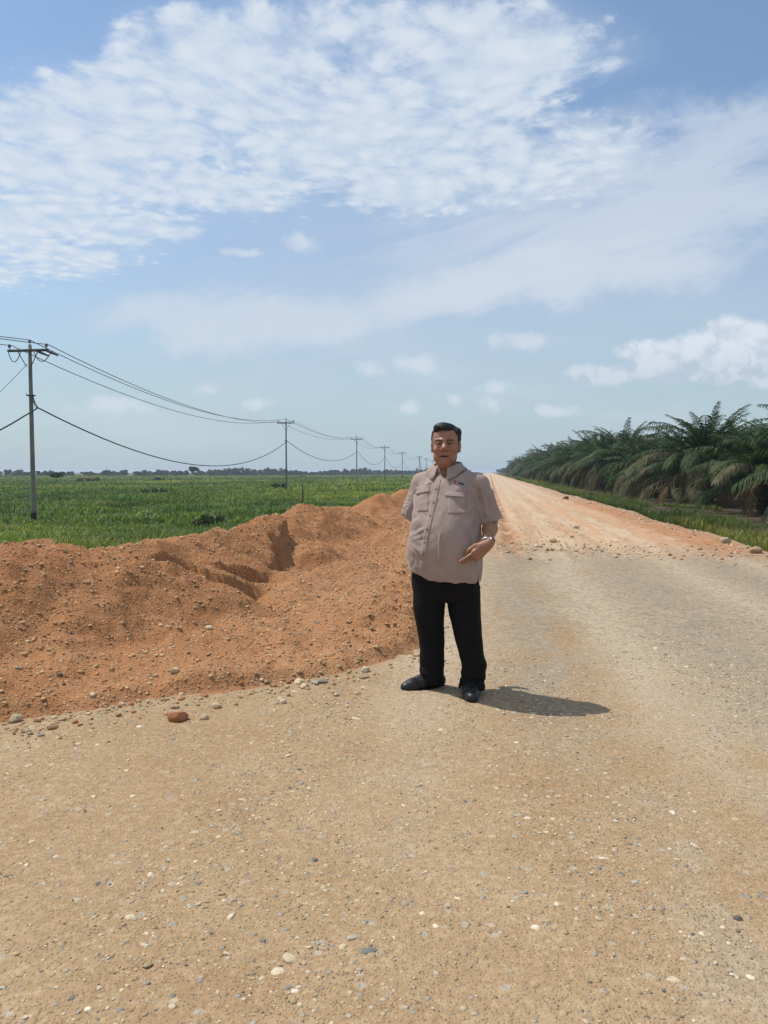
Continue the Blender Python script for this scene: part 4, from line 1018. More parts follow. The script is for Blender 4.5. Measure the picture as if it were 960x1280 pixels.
# ================================================================== the man
class Field:
    """signed distances on a grid; f < 0 is inside"""
    def __init__(self, lo, hi, h):
        self.lo = np.array(lo, float); self.h = h
        self.n = np.ceil((np.array(hi) - self.lo) / h).astype(int) + 1
        self.f = np.full(self.n, 1.0, np.float32)
    def sub(self, lo, hi):
        a = np.clip(np.floor((np.array(lo) - self.lo) / self.h).astype(int), 0, self.n); b = np.clip(np.ceil((np.array(hi) - self.lo) / self.h).astype(int) + 1, 0, self.n)
        sl = tuple(slice(i, j) for i, j in zip(a, b))
        ax = [(self.lo[k] + self.h * np.arange(a[k], b[k])).astype(np.float32) for k in range(3)]
        return sl, np.meshgrid(*ax, indexing='ij', sparse=True)
    def op(self, d, sl, k, mode):
        f = self.f[sl]; d = d.astype(np.float32)
        if mode == 'u':
            if k <= 0: r = np.minimum(f, d)
            else:
                q = np.clip(.5 + .5 * (f - d) / k, 0, 1); r = f + (d - f) * q - k * q * (1 - q)
        elif mode == 's':
            if k <= 0: r = np.maximum(f, -d)
            else:
                q = np.clip(.5 - .5 * (f + d) / k, 0, 1); r = f + (-d - f) * q + k * q * (1 - q)
        elif mode == 'i': r = np.maximum(f, d)
        self.f[sl] = r
    def cone(self, a, b, r1, r2, k=.02, mode='u', sq=None):
        a = np.array(a, float); b = np.array(b, float); pad = max(r1, r2) + k + .02
        sl, (x, y, z) = self.sub(np.minimum(a, b) - pad, np.maximum(a, b) + pad); v = b - a; L = v @ v + 1e-12
        t = np.clip(((x - a[0]) * v[0] + (y - a[1]) * v[1] + (z - a[2]) * v[2]) / L, 0, 1)
        d = np.sqrt((x - a[0] - t * v[0]) ** 2 + (y - a[1] - t * v[1]) ** 2 + (z - a[2] - t * v[2]) ** 2) - (r1 + (r2 - r1) * t)
        self.op(d, sl, k, mode); return self
    def chain(self, pts, rs, k=.02, mode='u'):
        for i in range(len(pts) - 1): self.cone(pts[i], pts[i + 1], rs[i], rs[i + 1], k, mode)
        return self
    def ell(self, c, r, k=.02, mode='u', rz=0.0, rx=0.0, ry=0.0):
        c = np.array(c, float); r = np.array(r, float); pad = r.max() + k + .02
        sl, (x, y, z) = self.sub(c - pad, c + pad); x, y, z = x - c[0], y - c[1], z - c[2]
        if rz: x, y = x * math.cos(rz) + y * math.sin(rz), -x * math.sin(rz) + y * math.cos(rz)
        if ry: x, z = x * math.cos(ry) - z * math.sin(ry), x * math.sin(ry) + z * math.cos(ry)
        if rx: y, z = y * math.cos(rx) + z * math.sin(rx), -y * math.sin(rx) + z * math.cos(rx)
        k0 = np.sqrt((x / r[0]) ** 2 + (y / r[1]) ** 2 + (z / r[2]) ** 2); k1 = np.sqrt((x / r[0] ** 2) ** 2 + (y / r[1] ** 2) ** 2 + (z / r[2] ** 2) ** 2) + 1e-9
        self.op(k0 * (k0 - 1) / k1, sl, k, mode); return self
    def loft(self, zs, cx, cy, a, b, rz=0.0, p=2.0, k=.02, mode='u', pad=.04, flat=True):
        """stacked (super)ellipses; a, b half-widths along the axes turned by rz"""
        zs = np.array(zs, float); A = np.max([a, b]) + pad
        sl, (x, y, z) = self.sub((min(cx) - A, min(cy) - A, zs[0] - pad), (max(cx) + A, max(cy) + A, zs[-1] + pad))
        I = lambda v: spline(z, zs, v)
        X = x - I(cx); Y = y - I(cy); aa, bb = I(a), I(b); c, s_ = math.cos(rz), math.sin(rz)
        X, Y = X * c + Y * s_, -X * s_ + Y * c
        q = (np.abs(X / aa) ** p + np.abs(Y / bb) ** p) ** (1 / p)
        d = (q - 1) * np.minimum(aa, bb)
        d = np.maximum(d, np.maximum(zs[0] - z, z - zs[-1]))
        self.op(d, sl, k, mode); return self
    def plane(self, nrm, off, lo, hi):
        """keep only where n.p < off, within the box"""
        sl, (x, y, z) = self.sub(lo, hi); n = np.array(nrm, float); n /= np.linalg.norm(n)
        self.op(np.broadcast_to(n[0] * x + n[1] * y + n[2] * z - off, self.f[sl].shape), sl, 0, 'i'); return self
    def mesh(self):
        f = self.f; ins = f < 0; nx, ny, nz = f.shape
        c = [ins[i:nx - 1 + i, j:ny - 1 + j, k:nz - 1 + k] for i in (0, 1) for j in (0, 1) for k in (0, 1)]
        anyc = c[0].copy(); allc = c[0].copy()
        for q in c[1:]: anyc |= q; allc &= q
        mixed = anyc & ~allc; idx = np.argwhere(mixed); ids = np.full(mixed.shape, -1, np.int64); ids[mixed] = np.arange(len(idx))
        cs = [(i, j, k) for i in (0, 1) for j in (0, 1) for k in (0, 1)]
        val = np.stack([f[idx[:, 0] + i, idx[:, 1] + j, idx[:, 2] + k] for i, j, k in cs], 1)
        acc = np.zeros((len(idx), 3)); cnt = np.zeros(len(idx))
        for p in range(8):
            for q in range(p + 1, 8):
                dd = np.array(cs[q]) - np.array(cs[p])
                if np.abs(dd).sum() != 1: continue
                va, vb = val[:, p], val[:, q]; e = (va < 0) != (vb < 0); t = np.where(e, va / np.where(e, va - vb, 1), 0)
                acc += np.where(e[:, None], np.array(cs[p]) + t[:, None] * dd, 0); cnt += e
        V = self.lo + (idx + acc / cnt[:, None]) * self.h
        Q = []
        for ax in range(3):
            o = [1, 1, 1]; o[ax] = 0
            a = ins[1:-1, 1:-1, 1:-1] if False else ins
            s0 = [slice(1, -1)] * 3; s1 = [slice(1, -1)] * 3; s0[ax] = slice(0, -1); s1[ax] = slice(1, None)
            A_ = ins[tuple(s0)]; B_ = ins[tuple(s1)]; e = np.argwhere(A_ != B_)
            if not len(e): continue
            base = e.copy()
            for d in range(3):
                if d != ax: base[:, d] += 1
            u, v = [d for d in range(3) if d != ax]
            def g(du, dv):
                p = base.copy(); p[:, u] -= du; p[:, v] -= dv; return ids[p[:, 0], p[:, 1], p[:, 2]]
            q = np.stack([g(1, 1), g(0, 1), g(0, 0), g(1, 0)], 1)
            flip = A_[tuple(e.T)]
            if ax == 1: flip = ~flip
            q = np.where(flip[:, None], q, q[:, ::-1]); Q.append(q)
        Q = np.vstack(Q); Q = Q[(Q >= 0).all(1)]
        return V, Q

def spline(z, zs, v):
    """smooth (Catmull-Rom like) interpolation of v over zs"""
    zs = np.array(zs, float); v = np.array(v, float); m = np.gradient(v, zs)
    zc = np.clip(z, zs[0], zs[-1]); i = np.clip(np.searchsorted(zs, zc, side='right') - 1, 0, len(zs) - 2)
    h = zs[i + 1] - zs[i]; t = (zc - zs[i]) / h
    return ((2 * t ** 3 - 3 * t ** 2 + 1) * v[i] + (t ** 3 - 2 * t ** 2 + t) * h * m[i] + (-2 * t ** 3 + 3 * t ** 2) * v[i + 1] + (t ** 3 - t ** 2) * h * m[i + 1]).astype(np.float32)

def relax(V, Q, it=2, lam=.5):
    for _ in range(it):
        acc = np.zeros_like(V); cnt = np.zeros(len(V))
        for k in range(4):
            np.add.at(acc, Q[:, k], V[Q[:, (k + 1) % 4]]); np.add.at(cnt, Q[:, k], 1)
            np.add.at(acc, Q[:, k], V[Q[:, (k + 3) % 4]]); np.add.at(cnt, Q[:, k], 1)
        V = V + lam * (acc / cnt[:, None] - V)
    return V

def vnormals(V, Q):
    fn = np.cross(V[Q[:, 2]] - V[Q[:, 0]], V[Q[:, 3]] - V[Q[:, 1]]); N = np.zeros_like(V)
    for k in range(4): np.add.at(N, Q[:, k], fn)
    return N / (np.linalg.norm(N, axis=1)[:, None] + 1e-12)

TH = R(27)                                            # the trunk is turned to his right
CT, ST = math.cos(TH), math.sin(TH)
def B2W(bl, bf, z): return (bl * CT - bf * ST, -(bl * ST + bf * CT), z)   # body left, body forward -> local

def build_man():
    X0, Y0 = .405, 4.83
    # ---------- skin: one continuous figure
    F = Field((-.36, -.44, -.01), (.40, .36, 1.74), .0036)
    # trunk and legs (under the clothes)
    F.loft([.74, .85, .95, 1.08, 1.2, 1.3, 1.37], [-.02] * 7, [.0, -.01, -.02, -.02, -.005, 0, .01], [.15, .17, .19, .18, .17, .15, .10], [.11, .14, .16, .155, .13, .11, .08], rz=-TH)
    F.cone((-.105, .03, .80), (-.09, .06, .07), .085, .035); F.cone((.07, -.02, .80), (.150, -.07, .07), .085, .035)
    # neck, short and full
    hx, hz = -.018, 1.555                             # head centre
    F.cone((-.008, .03, 1.33), (-.008, .018, 1.47), .074, .056, .03)
    # head, turned a little to his right; its own axes via rz
    hr = R(-9)
    ch, sh = math.cos(hr), math.sin(hr)
    def H(x, y, z): return (hx + x * ch - y * sh, .005 + x * sh + y * ch, hz + z)
    E = lambda c, r, k=.02, mode='u', rz=0, rx=0, ry=0: F.ell(H(*c), r, k, mode, rz + hr, rx, ry)
    Cn = lambda a, b, r1, r2, k=.015, mode='u': F.cone(H(*a), H(*b), r1, r2, k, mode)
    E((0, .012, .050), (.082, .100, .092), .0)        # cranium
    E((0, -.028, .040), (.073, .070, .085), .03)      # forehead
    E((0, -.020, -.030), (.074, .082, .078), .03)     # face
    E((0, -.034, -.074), (.050, .062, .048), .025)     # jaw
    E((0, -.086, -.096), (.026, .020, .019), .02)    # chin
    E((0, -.034, -.052), (.064, .066, .036), .025)
    E((0, -.030, -.112), (.043, .056, .028), .025)     # full under-chin
    for sg in (-1, 1):
        E((sg * .044, -.074, -.022), (.026, .022, .021), .018)      # cheek
        E((sg * .050, -.052, -.072), (.022, .032, .028), .018)     # jowl
        Cn((sg * .014, -.102, .036), (sg * .052, -.082, .034), .0105, .009, .012)    # brow ridge
        E((sg * .034, -.104, .016), (.022, .017, .011), .007, 's') # socket
        E((sg * .034, -.088, .0195), (.019, .0145, .0075), .003)      # upper lid
        E((sg * .034, -.0885, .0075), (.018, .0135, .0065), .003)      # lower lid, a slight bag under it
        E((sg * .034, -.091, -.002), (.016, .010, .005), .005)
        E((sg * .083, .020, .004), (.013, .024, .036), .008, rz=sg * .35)           # ear
        E((sg * .093, .010, .004), (.006, .012, .020), .006, 's', rz=sg * .35)
        E((sg * .084, .008, -.026), (.010, .012, .012), .006)      # lobe
        E((sg * .0165, -.106, -.021), (.0115, .013, .010), .005)     # nostril wing
        F.chain([H(sg * .027, -.108, -.028), H(sg * .037, -.106, -.043), H(sg * .041, -.098, -.058)], [.003, .0045, .003], .006, 's')  # fold beside the mouth
    Cn((0, -.096, .022), (0, -.122, -.014), .011, .0165, .014)     # nose
    E((0, -.121, -.016), (.0165, .013, .0125), .008)
    for sg in (-1, 1): E((sg * .009, -.121, -.029), (.0055, .006, .004), .002, 's')
    Cn((-.031, -.087, -.0570), (0, -.0955, -.0545), .0062, .0085, .006); Cn((.031, -.087, -.0570), (0, -.0955, -.0545), .0062, .0085, .006)   # upper lip
    Cn((-.026, -.088, -.0690), (0, -.0955, -.0725), .0055, .0085, .006); Cn((.026, -.088, -.0690), (0, -.0955, -.0725), .0055, .0085, .006)   # lower lip
    E((0, -.102, -.0632), (.030, .012, .0032), .002, 's')          # parted mouth
    # left arm: bent, the forearm coming forward
    SLf, ELf, WLf = (.165, -.080, 1.30), (.258, -.035, 1.09), (.207, -.262, .960)
    F.cone(SLf, ELf, .045, .045, .02); F.cone(ELf, (.246, -.115, 1.045), .045, .045, .02); F.cone((.246, -.115, 1.045), WLf, .045, .028, .02)
    # right arm: hangs behind him
    SRt, ERt, WRt = (-.160, .080, 1.30), (-.202, .142, 1.11), (-.100, .272, .96)
    F.cone(SRt, ERt, .044, .043, .02); F.cone(ERt, WRt, .043, .030, .02)
    F.cone((-.1, .03, 1.28), SRt, .06, .045, .03); F.cone((.1, -.03, 1.28), SLf, .06, .045, .03)
    # hands: palm, thumb and four fingers
    def hand(W, D, S, Nn, curls, scale=1.0, thumb=None):
        """W wrist, D towards the knuckles, S towards the thumb side, Nn out of the back of the hand"""
        W, D, S, Nn = [np.array(v, float) for v in (W, D, S, Nn)]; D /= np.linalg.norm(D); S = S - (S @ D) * D; S /= np.linalg.norm(S); N_ = np.cross(S, D); N_ = N_ if N_ @ Nn > 0 else -N_
        q = scale
        for o, r in ((.026, .0155), (.009, .0165), (-.009, .016), (-.025, .0145)):
            F.cone(W + D * .008 * q + S * o * .75 * q, W + D * .088 * q + S * o * q, .0175 * q, r * q, .012)
        F.cone(W - D * .03, W + D * .02, .029, .027, .015)
        nails = []
        for (o, base, ln, (c1, c2, c3), spread, rad) in curls:
            p = W + D * base * q + S * o * q; a = 0.0; r = rad * q
            dr = D * math.cos(spread) + S * math.sin(spread)
            for sgm, (cc, fr) in enumerate(((c1, .46), (c2, .30), (c3, .24))):
                a += cc; dd = dr * math.cos(a) - N_ * math.sin(a); p2 = p + dd * ln * fr * q
                F.cone(p, p2, r, r * .93, .003 if sgm else .006); p, r = p2, r * .93
            nails.append(p)
        b = W + D * .022 * q + S * .022 * q - N_ * .004
        t1, t2, t3 = thumb
        p1 = b + (D * t1[0] + S * t1[1] - N_ * t1[2]); p2 = p1 + (D * t2[0] + S * t2[1] - N_ * t2[2]); p3 = p2 + (D * t3[0] + S * t3[1] - N_ * t3[2])
        F.cone(b, p1, .019 * q, .0150 * q, .010); F.cone(p1, p2, .0135 * q, .0120 * q, .004); F.cone(p2, p3, .0118 * q, .0092 * q, .003)
        return nails
    D = np.array((-.105, -.030, -.098)); S = np.array((-.36, -.12, .38))
    hand(WLf, D, S, (.1, -1, .35), [(.027, .088, .100, (.10, .20, .14), .10, .0092), (.009, .092, .106, (.42, .34, .25), -.04, .0094), (-.009, .090, .092, (.80, .85, .5), -.10, .0090), (-.026, .084, .074, (1.0, .95, .5), -.16, .0082)],
         1.0, ((.034, .022, .008), (.038, .004, .010), (.028, -.006, .008)))
    hand(WRt, (.7, .12, -.35), (.1, .2, .9), (0, 1, .2), [(.026, .086, .085, (.5, .5, .3), 0, .0096), (.009, .09, .09, (.5, .5, .3), 0, .0098), (-.009, .088, .085, (.55, .5, .3), 0, .0094), (-.025, .082, .068, (.6, .5, .3), 0, .0085)],
         1.0, ((.03, .02, .01), (.03, .0, .01), (.025, -.004, .01)))
    V, Q = F.mesh(); V = relax(V, Q, 1, .35)
    # skin colour of its own: ruddier cheeks and nose, lips, brows, eye slits with painted brow shade
    q = (V - np.array((hx, .005, hz))); hxl = q[:, 0] * ch + q[:, 1] * sh; hyl = -q[:, 0] * sh + q[:, 1] * ch; hzl = q[:, 2]
    skin = np.array((.315, .152, .088)); C = np.tile(skin, (len(V), 1)) * (1 + .10 * fbm(V[:, 0] * 30, V[:, 1] * 30, V[:, 2] * 30, octaves=3, seed=4))[:, None]
    isf = (hyl < -.02) & (hzl > -.14) & (V[:, 2] > 1.40)
    def blob(cx, cz, rx, rz): return np.exp(-((hxl - cx) / rx) ** 2 - ((hzl - cz) / rz) ** 2) * isf
    red = np.clip(blob(-.045, -.03, .026, .022) + blob(.045, -.03, .026, .022) + 1.0 * blob(0, -.018, .018, .016) + .5 * blob(0, -.09, .03, .02), 0, 1)
    C = C + red[:, None] * (np.array((.33, .125, .078)) - skin)
    lips = np.clip(np.exp(-(hxl / .029) ** 4 - ((hzl + .0572) / .0045) ** 4) * isf + np.exp(-(hxl / .025) ** 4 - ((hzl + .0715) / .0055) ** 4) * isf, 0, 1); C += (lips * .8)[:, None] * (np.array((.26, .095, .075)) - C)
    gap = np.clip(1.6 * np.exp(-(hxl / .029) ** 6 - ((hzl + .0632) / .0026) ** 2) * isf, 0, 1); C += gap[:, None] * (np.array((.075, .028, .022)) - C)
    for sg in (-1, 1):
        br = np.clip(1.3 * np.exp(-((hzl - .0365 + .10 * (np.abs(hxl) - .034) ** 2 * 40) / .0056) ** 2) * np.exp(-((hxl - sg * .035) / .021) ** 8) * isf, 0, 1)
        C += (br * .92)[:, None] * (np.array((.03, .022, .018)) - C)
        ln = np.clip(1.5 * np.exp(-((hzl - .0150) / .0056) ** 2) * np.exp(-((hxl - sg * .034) / .0165) ** 4) * isf, 0, 1)  # dark eye slit, widened with shade from the brow put into the colour
        C += (ln * .9)[:, None] * (np.array((.05, .03, .024)) - C)
    # shaved beard shadow (stubble), a faint greyer tone
    st = np.clip(blob(0, -.088, .05, .026) + blob(0, -.044, .03, .008), 0, 1); C += (.18 * st)[:, None] * (np.array((.20, .13, .10)) - C)
    m, g, p = material('skin', None, .46, .42)
    g.set(p.inputs['Base Color'], tint(g)); p.inputs['Subsurface Weight'].default_value = .12; p.inputs['Subsurface Radius'].default_value = (.02, .008, .004); p.inputs['Subsurface Scale'].default_value = .4
    g.set(p.inputs['Normal'], g.bump(g.noise(obj_coord(g), 260, 3), .18, .002))
    man = obj('person', V, Q, m, cols=C, loc=(X0, Y0, .004))
    tag(man, 'heavy-set man in a taupe short-sleeved shirt and black trousers standing on the dirt road', 'person')
    # eyes
    M_EYE, _, _ = material('eye_white', (.42, .36, .32), .3, .4); M_IRIS, _, _ = material('iris', (.02, .012, .008), .15, .6)
    for sg in (-1, 1):
        c = np.array(H(sg * .034, -.0930, .0135)); V0, F0 = ico(2)
        e = obj('eye', V0 * np.array((.0122, .0085, .0034)) + c, F0, M_EYE, man)
        obj('iris', V0 * np.array((.0066, .0025, .0040)) + np.array(H(sg * .034 - .001, -.1000, .0136)), F0, M_IRIS, e)
    # ---------- hair: short, black, combed from a side parting
    F = Field((-.15, -.16, 1.42), (.12, .17, 1.74), .0032)
    F.ell(H(0, .018, .050), (.093, .108, .098), 0, rz=hr); F.ell(H(-.014, -.040, .112), (.058, .062, .034), .025, rz=hr, ry=.12); F.ell(H(.074, -.005, .090), (.024, .050, .026), .015, rz=hr)
    F.ell(H(0, .05, .0), (.086, .075, .075), .03, rz=hr)
    sl, (x, y, z) = F.sub(F.lo, F.lo + F.h * F.n)
    qx, qy, qz = x - hx, y - .005, z - hz; lx = qx * ch + qy * sh; ly = -qx * sh + qy * ch; lz = qz + 0 * lx
    hair_line = .096 + .006 * vnoise(lx * 140, ly * 30, seed=3) - 2.2 * np.clip(np.abs(lx + .006) - .030, 0, 1) ** 1.35 * 3.0
    face = np.maximum(ly - (-.050 + .55 * np.clip(np.abs(lx) - .045, 0, 1)), lz - np.maximum(hair_line, .015))       # front, below the hairline
    sideb = np.maximum(np.maximum(ly - .030, -(ly + .2)), lz - (.030 + .25 * (ly + .02) - .045 * (np.abs(ly + .015) < .012)))   # temples in front of the ears
    nape = lz - np.where(ly > .045, -.060, -.022)
    F.op(-face, sl, 0, 'i'); F.op(-np.maximum(sideb, .060 - np.abs(lx)), sl, 0, 'i'); F.op(-(nape + 0 * lx), sl, 0, 'i')
    earcut = np.maximum(np.abs(ly - .018) - .030, lz - .036); F.op(-np.maximum(earcut, .078 - np.abs(lx)), sl, 0, 'i')
    V, Q = F.mesh(); V = relax(V, Q, 3, .5); N = vnormals(V, Q)
    u = V[:, 0] * .9 + V[:, 2] * .3
    V = V + N * (.0050 * fbm(V[:, 1] * 170 + V[:, 0] * 50, V[:, 0] * 22, V[:, 2] * 25, octaves=3, seed=6))[:, None]
    M_HAIR, g, p = material('black_hair', None, .5, .3)
    v = g.vm('MULTIPLY', obj_coord(g), (30, 190, 60)); g.set(p.inputs['Base Color'], g.mix(g.ss(g.noise(v, 1, 4), .35, .7), (.005, .005, .006), (.018, .0175, .018)))
    g.set(p.inputs['Normal'], g.bump(g.noise(v, 1.5, 4), .6, .004))
    obj('hair', V, Q, M_HAIR, man)
    # ---------- shirt
    F = Field((-.34, -.40, .66), (.40, .36, 1.47), .0042)
    zs = [.69, .74, .82, .92, 1.04, 1.15, 1.25, 1.32, 1.37]
    cX = [-.020, -.021, -.023, -.027, -.023, -.021, -.018, -.012, -.005]
    cY = [-.015, -.022, -.032, -.045, -.042, -.028, -.008, .005, .012]
    a_ = [.224, .228, .232, .233, .219, .208, .196, .178, .115]
    b_ = [.178, .186, .195, .200, .192, .168, .140, .118, .088]
    F.loft(zs, cX, cY, a_, b_, rz=-TH, p=2.25, k=0)
    nk = (-.006, .028, 1.395)
    for sg, tip in ((1, (.172, -.080, 1.318)), (-1, (-.160, .075, 1.322))):
        F.cone(nk, tip, .052, .062, .045)
    F.cone((-.006, .025, 1.33), (-.006, .028, 1.395), .095, .076, .03)
    F.cone((-.008, .012, 1.50), (-.028, -.075, 1.372), .067, .022, 0, 's')
    CL, CR_ = (.256, -.062, 1.095), (-.238, .125, 1.105)          # cuff ends
    F.cone((.178, -.078, 1.315), (.205, -.072, 1.24), .070, .068, .03); F.cone((.205, -.072, 1.24), (.262, -.060, 1.06), .068, .082, .025)
    F.cone((-.160, .075, 1.32), (-.185, .09, 1.24), .068, .064, .03); F.cone((-.185, .09, 1.24), (-.246, .135, 1.06), .064, .068, .025)
    F.plane((.25, .05, -1.0), (np.array((.25, .05, -1.0)) / np.linalg.norm((.25, .05, -1.0))) @ np.array(CL), (.155, -.25, .98), (.40, .12, 1.16)) if False else None
    nL = np.array((.30, .02, -1.0)); nL /= np.linalg.norm(nL); nR = np.array((-.55, .25, -1.0)); nR /= np.linalg.norm(nR)
    # cut the sleeves at the cuffs: only the part of the field that belongs to the arm
    for (n_, c_, lo, hi, A0, A1, ra, rb) in ((nL, CL, (.13, -.30, .93), (.40, .14, 1.22), (.205, -.072, 1.24), (.262, -.060, 1.06), .068, .082), (nR, CR_, (-.345, -.02, .95), (-.15, .30, 1.22), (-.185, .09, 1.24), (-.246, .135, 1.06), .064, .068)):
        sl, (x, y, z) = F.sub(lo, hi); A0 = np.array(A0); A1 = np.array(A1); v = A1 - A0
        t = np.clip(((x - A0[0]) * v[0] + (y - A0[1]) * v[1] + (z - A0[2]) * v[2]) / (v @ v), 0, 1.6)
        darm = np.sqrt((x - A0[0] - t * v[0]) ** 2 + (y - A0[1] - t * v[1]) ** 2 + (z - A0[2] - t * v[2]) ** 2) - (ra + (rb - ra) * t)
        # trunk alone, so that cutting the sleeve leaves it whole
        T = Field(F.lo, F.lo + F.h * (F.n - 1), F.h); T.n = F.n; T.f = np.full(F.n, 1., np.float32); T.loft(zs, cX, cY, a_, b_, rz=-TH, p=2.25, k=0)
        pl = (x - c_[0]) * n_[0] + (y - c_[1]) * n_[1] + (z - c_[2]) * n_[2]
        cut = np.minimum(T.f[sl], np.maximum(F.f[sl], pl))
        F.f[sl] = np.where(pl > -.001, cut, F.f[sl])
        # hollow mouth of the sleeve
        hol = np.maximum(darm + .009, -(pl + .07)); hol = np.maximum(hol, -(T.f[sl] - .004)); F.op(hol, sl, 0, 's')
    # hem: lower at the back and front, higher at his right side; small side vent on his left
    sl, (x, y, z) = F.sub((-.34, -.40, .66), (.40, .36, .90))
    hem = .730 - .035 * sstep(x, .05, .19) * 0 + .050 * sstep(-x, .10, .24) - .012 * sstep(x, .0, .15)
    F.op(np.broadcast_to(hem - z, F.f[sl].shape), sl, 0, 'i')
    bl = x * CT - y * ST; bf = -(x * ST + y * CT)
    vent = np.maximum(np.abs(bf - .045 + 0 * z) - .030 * np.clip(1 - (z - .69) / .085, 0, 1), .12 - bl); vent = np.maximum(vent, z - .772)
    F.op(vent, sl, 0, 's')
    V, Q = F.mesh(); V = relax(V, Q, 2, .5); N = vnormals(V, Q)
    # folds: soft ridges along chosen lines, and a little all-over unevenness of cloth
    def ridge(a, b, w, amp):
        a = np.array(a, float); b = np.array(b, float); v = b - a; t = np.clip(((V - a) @ v) / (v @ v), 0, 1)
        d = np.linalg.norm(V - a - t[:, None] * v, axis=1); return amp * np.exp(-(d / w) ** 2) * np.sin(np.clip(t, .02, .98) * math.pi) ** .5
    wv = fbm(V[:, 0] * 5, V[:, 1] * 5, V[:, 2] * 5, octaves=2, seed=15)
    D_ = .0065 * fbm(V[:, 0] * 9 + wv, V[:, 1] * 9, V[:, 2] * 6 + wv, octaves=3, seed=12) + .004 * (1 - np.abs(fbm(V[:, 0] * 7 + V[:, 2] * 5, V[:, 1] * 7, V[:, 2] * 6 - V[:, 0] * 6, octaves=2, seed=16)) * 3) * .6 + .0012 * fbm(V[:, 0] * 34, V[:, 1] * 34, V[:, 2] * 22, octaves=2, seed=13)
    fr = N[:, 1] < .25
    an = np.arctan2(V[:, 1], V[:, 0] + .02); hw = 1 - sstep(V[:, 2], .74, 1.0)
    trunk_ = (np.abs(V[:, 0] + .02) < .235) | (V[:, 2] < .98)
    D_ = D_ + trunk_ * hw * .0026 * np.sin(an * 13 + 2.5 * fbm(V[:, 0] * 6, V[:, 1] * 6, V[:, 2] * 4, octaves=2, seed=19))
    D_ = D_ + .0032 * 0 * np.clip(1 - 5 * np.abs(fbm(V[:, 0] * 6 - V[:, 2] * 9, V[:, 1] * 5, V[:, 2] * 7 + V[:, 0] * 9, octaves=2, seed=17)), 0, 1) * sstep(V[:, 2], .85, 1.0)
    fy = lambda x, z: (x, -.21, z)
    for (a, b, w, amp) in (((.165, -.17, 1.22), (.06, -.23, 1.12), .014, .007), ((.17, -.17, 1.17), (.08, -.24, 1.03), .016, .007), ((.168, -.16, 1.13), (.12, -.23, .94), .014, -.006),
                           ((-.20, -.02, 1.20), (-.13, -.15, 1.08), .012, .006), ((-.215, -.02, 1.10), (-.12, -.2, 1.02), .013, -.005), ((-.235, -.05, .96), (-.16, -.2, .99), .014, -.011), ((-.24, -.05, .93), (-.15, -.2, .92), .012, .009), ((-.235, -.05, .89), (-.165, -.2, .86), .013, -.008),
                           ((-.07, -.24, 1.06), (-.075, -.24, .73), .007, .004), ((.02, -.25, .90), (.03, -.22, .72), .018, .005), ((.10, -.22, .88), (.13, -.2, .72), .018, .006), ((-.17, -.19, .84), (-.16, -.18, .74), .02, -.005),
                           ((.200, -.15, 1.33), (.222, -.145, 1.12), .008, .008), ((.24, -.14, 1.27), (.245, -.15, 1.12), .014, -.006), ((.285, -.12, 1.25), (.31, -.12, 1.14), .016, .005), ((.17, -.155, 1.31), (.188, -.14, 1.16), .010, -.010),
                           ((.08, -.13, 1.375), (.17, -.13, 1.34), .016, .004), ((-.10, -.08, 1.36), (-.16, -.02, 1.27), .014, .005), ((-.185, .0, 1.30), (-.215, .04, 1.14), .009, -.008), ((.155, -.12, 1.36), (.172, -.14, 1.27), .006, -.005)):
        D_ = D_ + ridge(a, b, w, amp * 2.0) * fr
    # drag lines that fan out from the armpits, the strained buttons and the shoulder, and folds round the sleeves
    for (px_, pz_, k_, am_, r0_, w_) in ((.190, 1.20, 11, .0045, .11, .07), (-.225, 1.19, 11, .0040, .10, .06), (-.30, .97, 15, .0050, .13, .05)):
        dx_, dz_ = V[:, 0] - px_, V[:, 2] - pz_; rr_ = np.hypot(dx_, dz_); th_ = np.arctan2(dz_, dx_)
        wv2 = fbm(V[:, 0] * 10, V[:, 1] * 10, V[:, 2] * 10, octaves=2, seed=int(abs(px_) * 1000) + 31)
        D_ = D_ + fr * am_ * np.exp(-((rr_ - r0_) / w_) ** 2) * np.sign(np.sin(th_ * k_ + 5 * wv2)) * np.abs(np.sin(th_ * k_ + 5 * wv2)) ** 1.4 * np.clip(.6 + 1.2 * wv2, .1, 1.2)
    for (c_, sg_) in (((.235, -.066, 1.17), 1), ((-.215, .115, 1.17), -1)):
        dn = np.linalg.norm((V - np.array(c_)) * np.array((1, 1, .75)), axis=1); am2 = np.exp(-(dn / .11) ** 4) * (np.abs(V[:, 0]) > .16)
        ph_ = np.arctan2(V[:, 1] - c_[1], V[:, 0] - c_[0]); D_ = D_ + am2 * .0038 * np.sin(ph_ * 4 + V[:, 2] * 26 + 2.5 * fbm(V[:, 0] * 9, V[:, 1] * 9, V[:, 2] * 9, octaves=2, seed=44))
    # turned-up cuff edge of the sleeves
    for (n_, c_) in ((nL, CL), (nR, CR_)):
        pl = (V - np.array(c_)) @ n_; arm = (np.linalg.norm(V - np.array(c_), axis=1) < .15) & (np.abs(V[:, 0]) > .165)
        D_ = D_ + arm * (.0022 * sstep(pl, -.030, -.026)) - arm * .002 * np.exp(-((pl + .031) / .004) ** 2)
    V = V + N * D_[:, None]
    M_SHIRT, g, p = material('taupe_cotton', None, .82, .2)
    v = obj_coord(g); f = g.ss(g.noise(v, 14, 4), .3, .7); weave = g.noise(v, 420, 2)
    g.set(p.inputs['Base Color'], g.mix(f, (.312, .232, .205), (.360, .272, .238)))
    p.inputs['Sheen Weight'].default_value = .15
    g.set(p.inputs['Normal'], g.bump(g.add(g.mul(weave, .25), g.noise(v, 30, 4)), .30, .006))
    shirt = obj('shirt', V, Q, M_SHIRT, man)
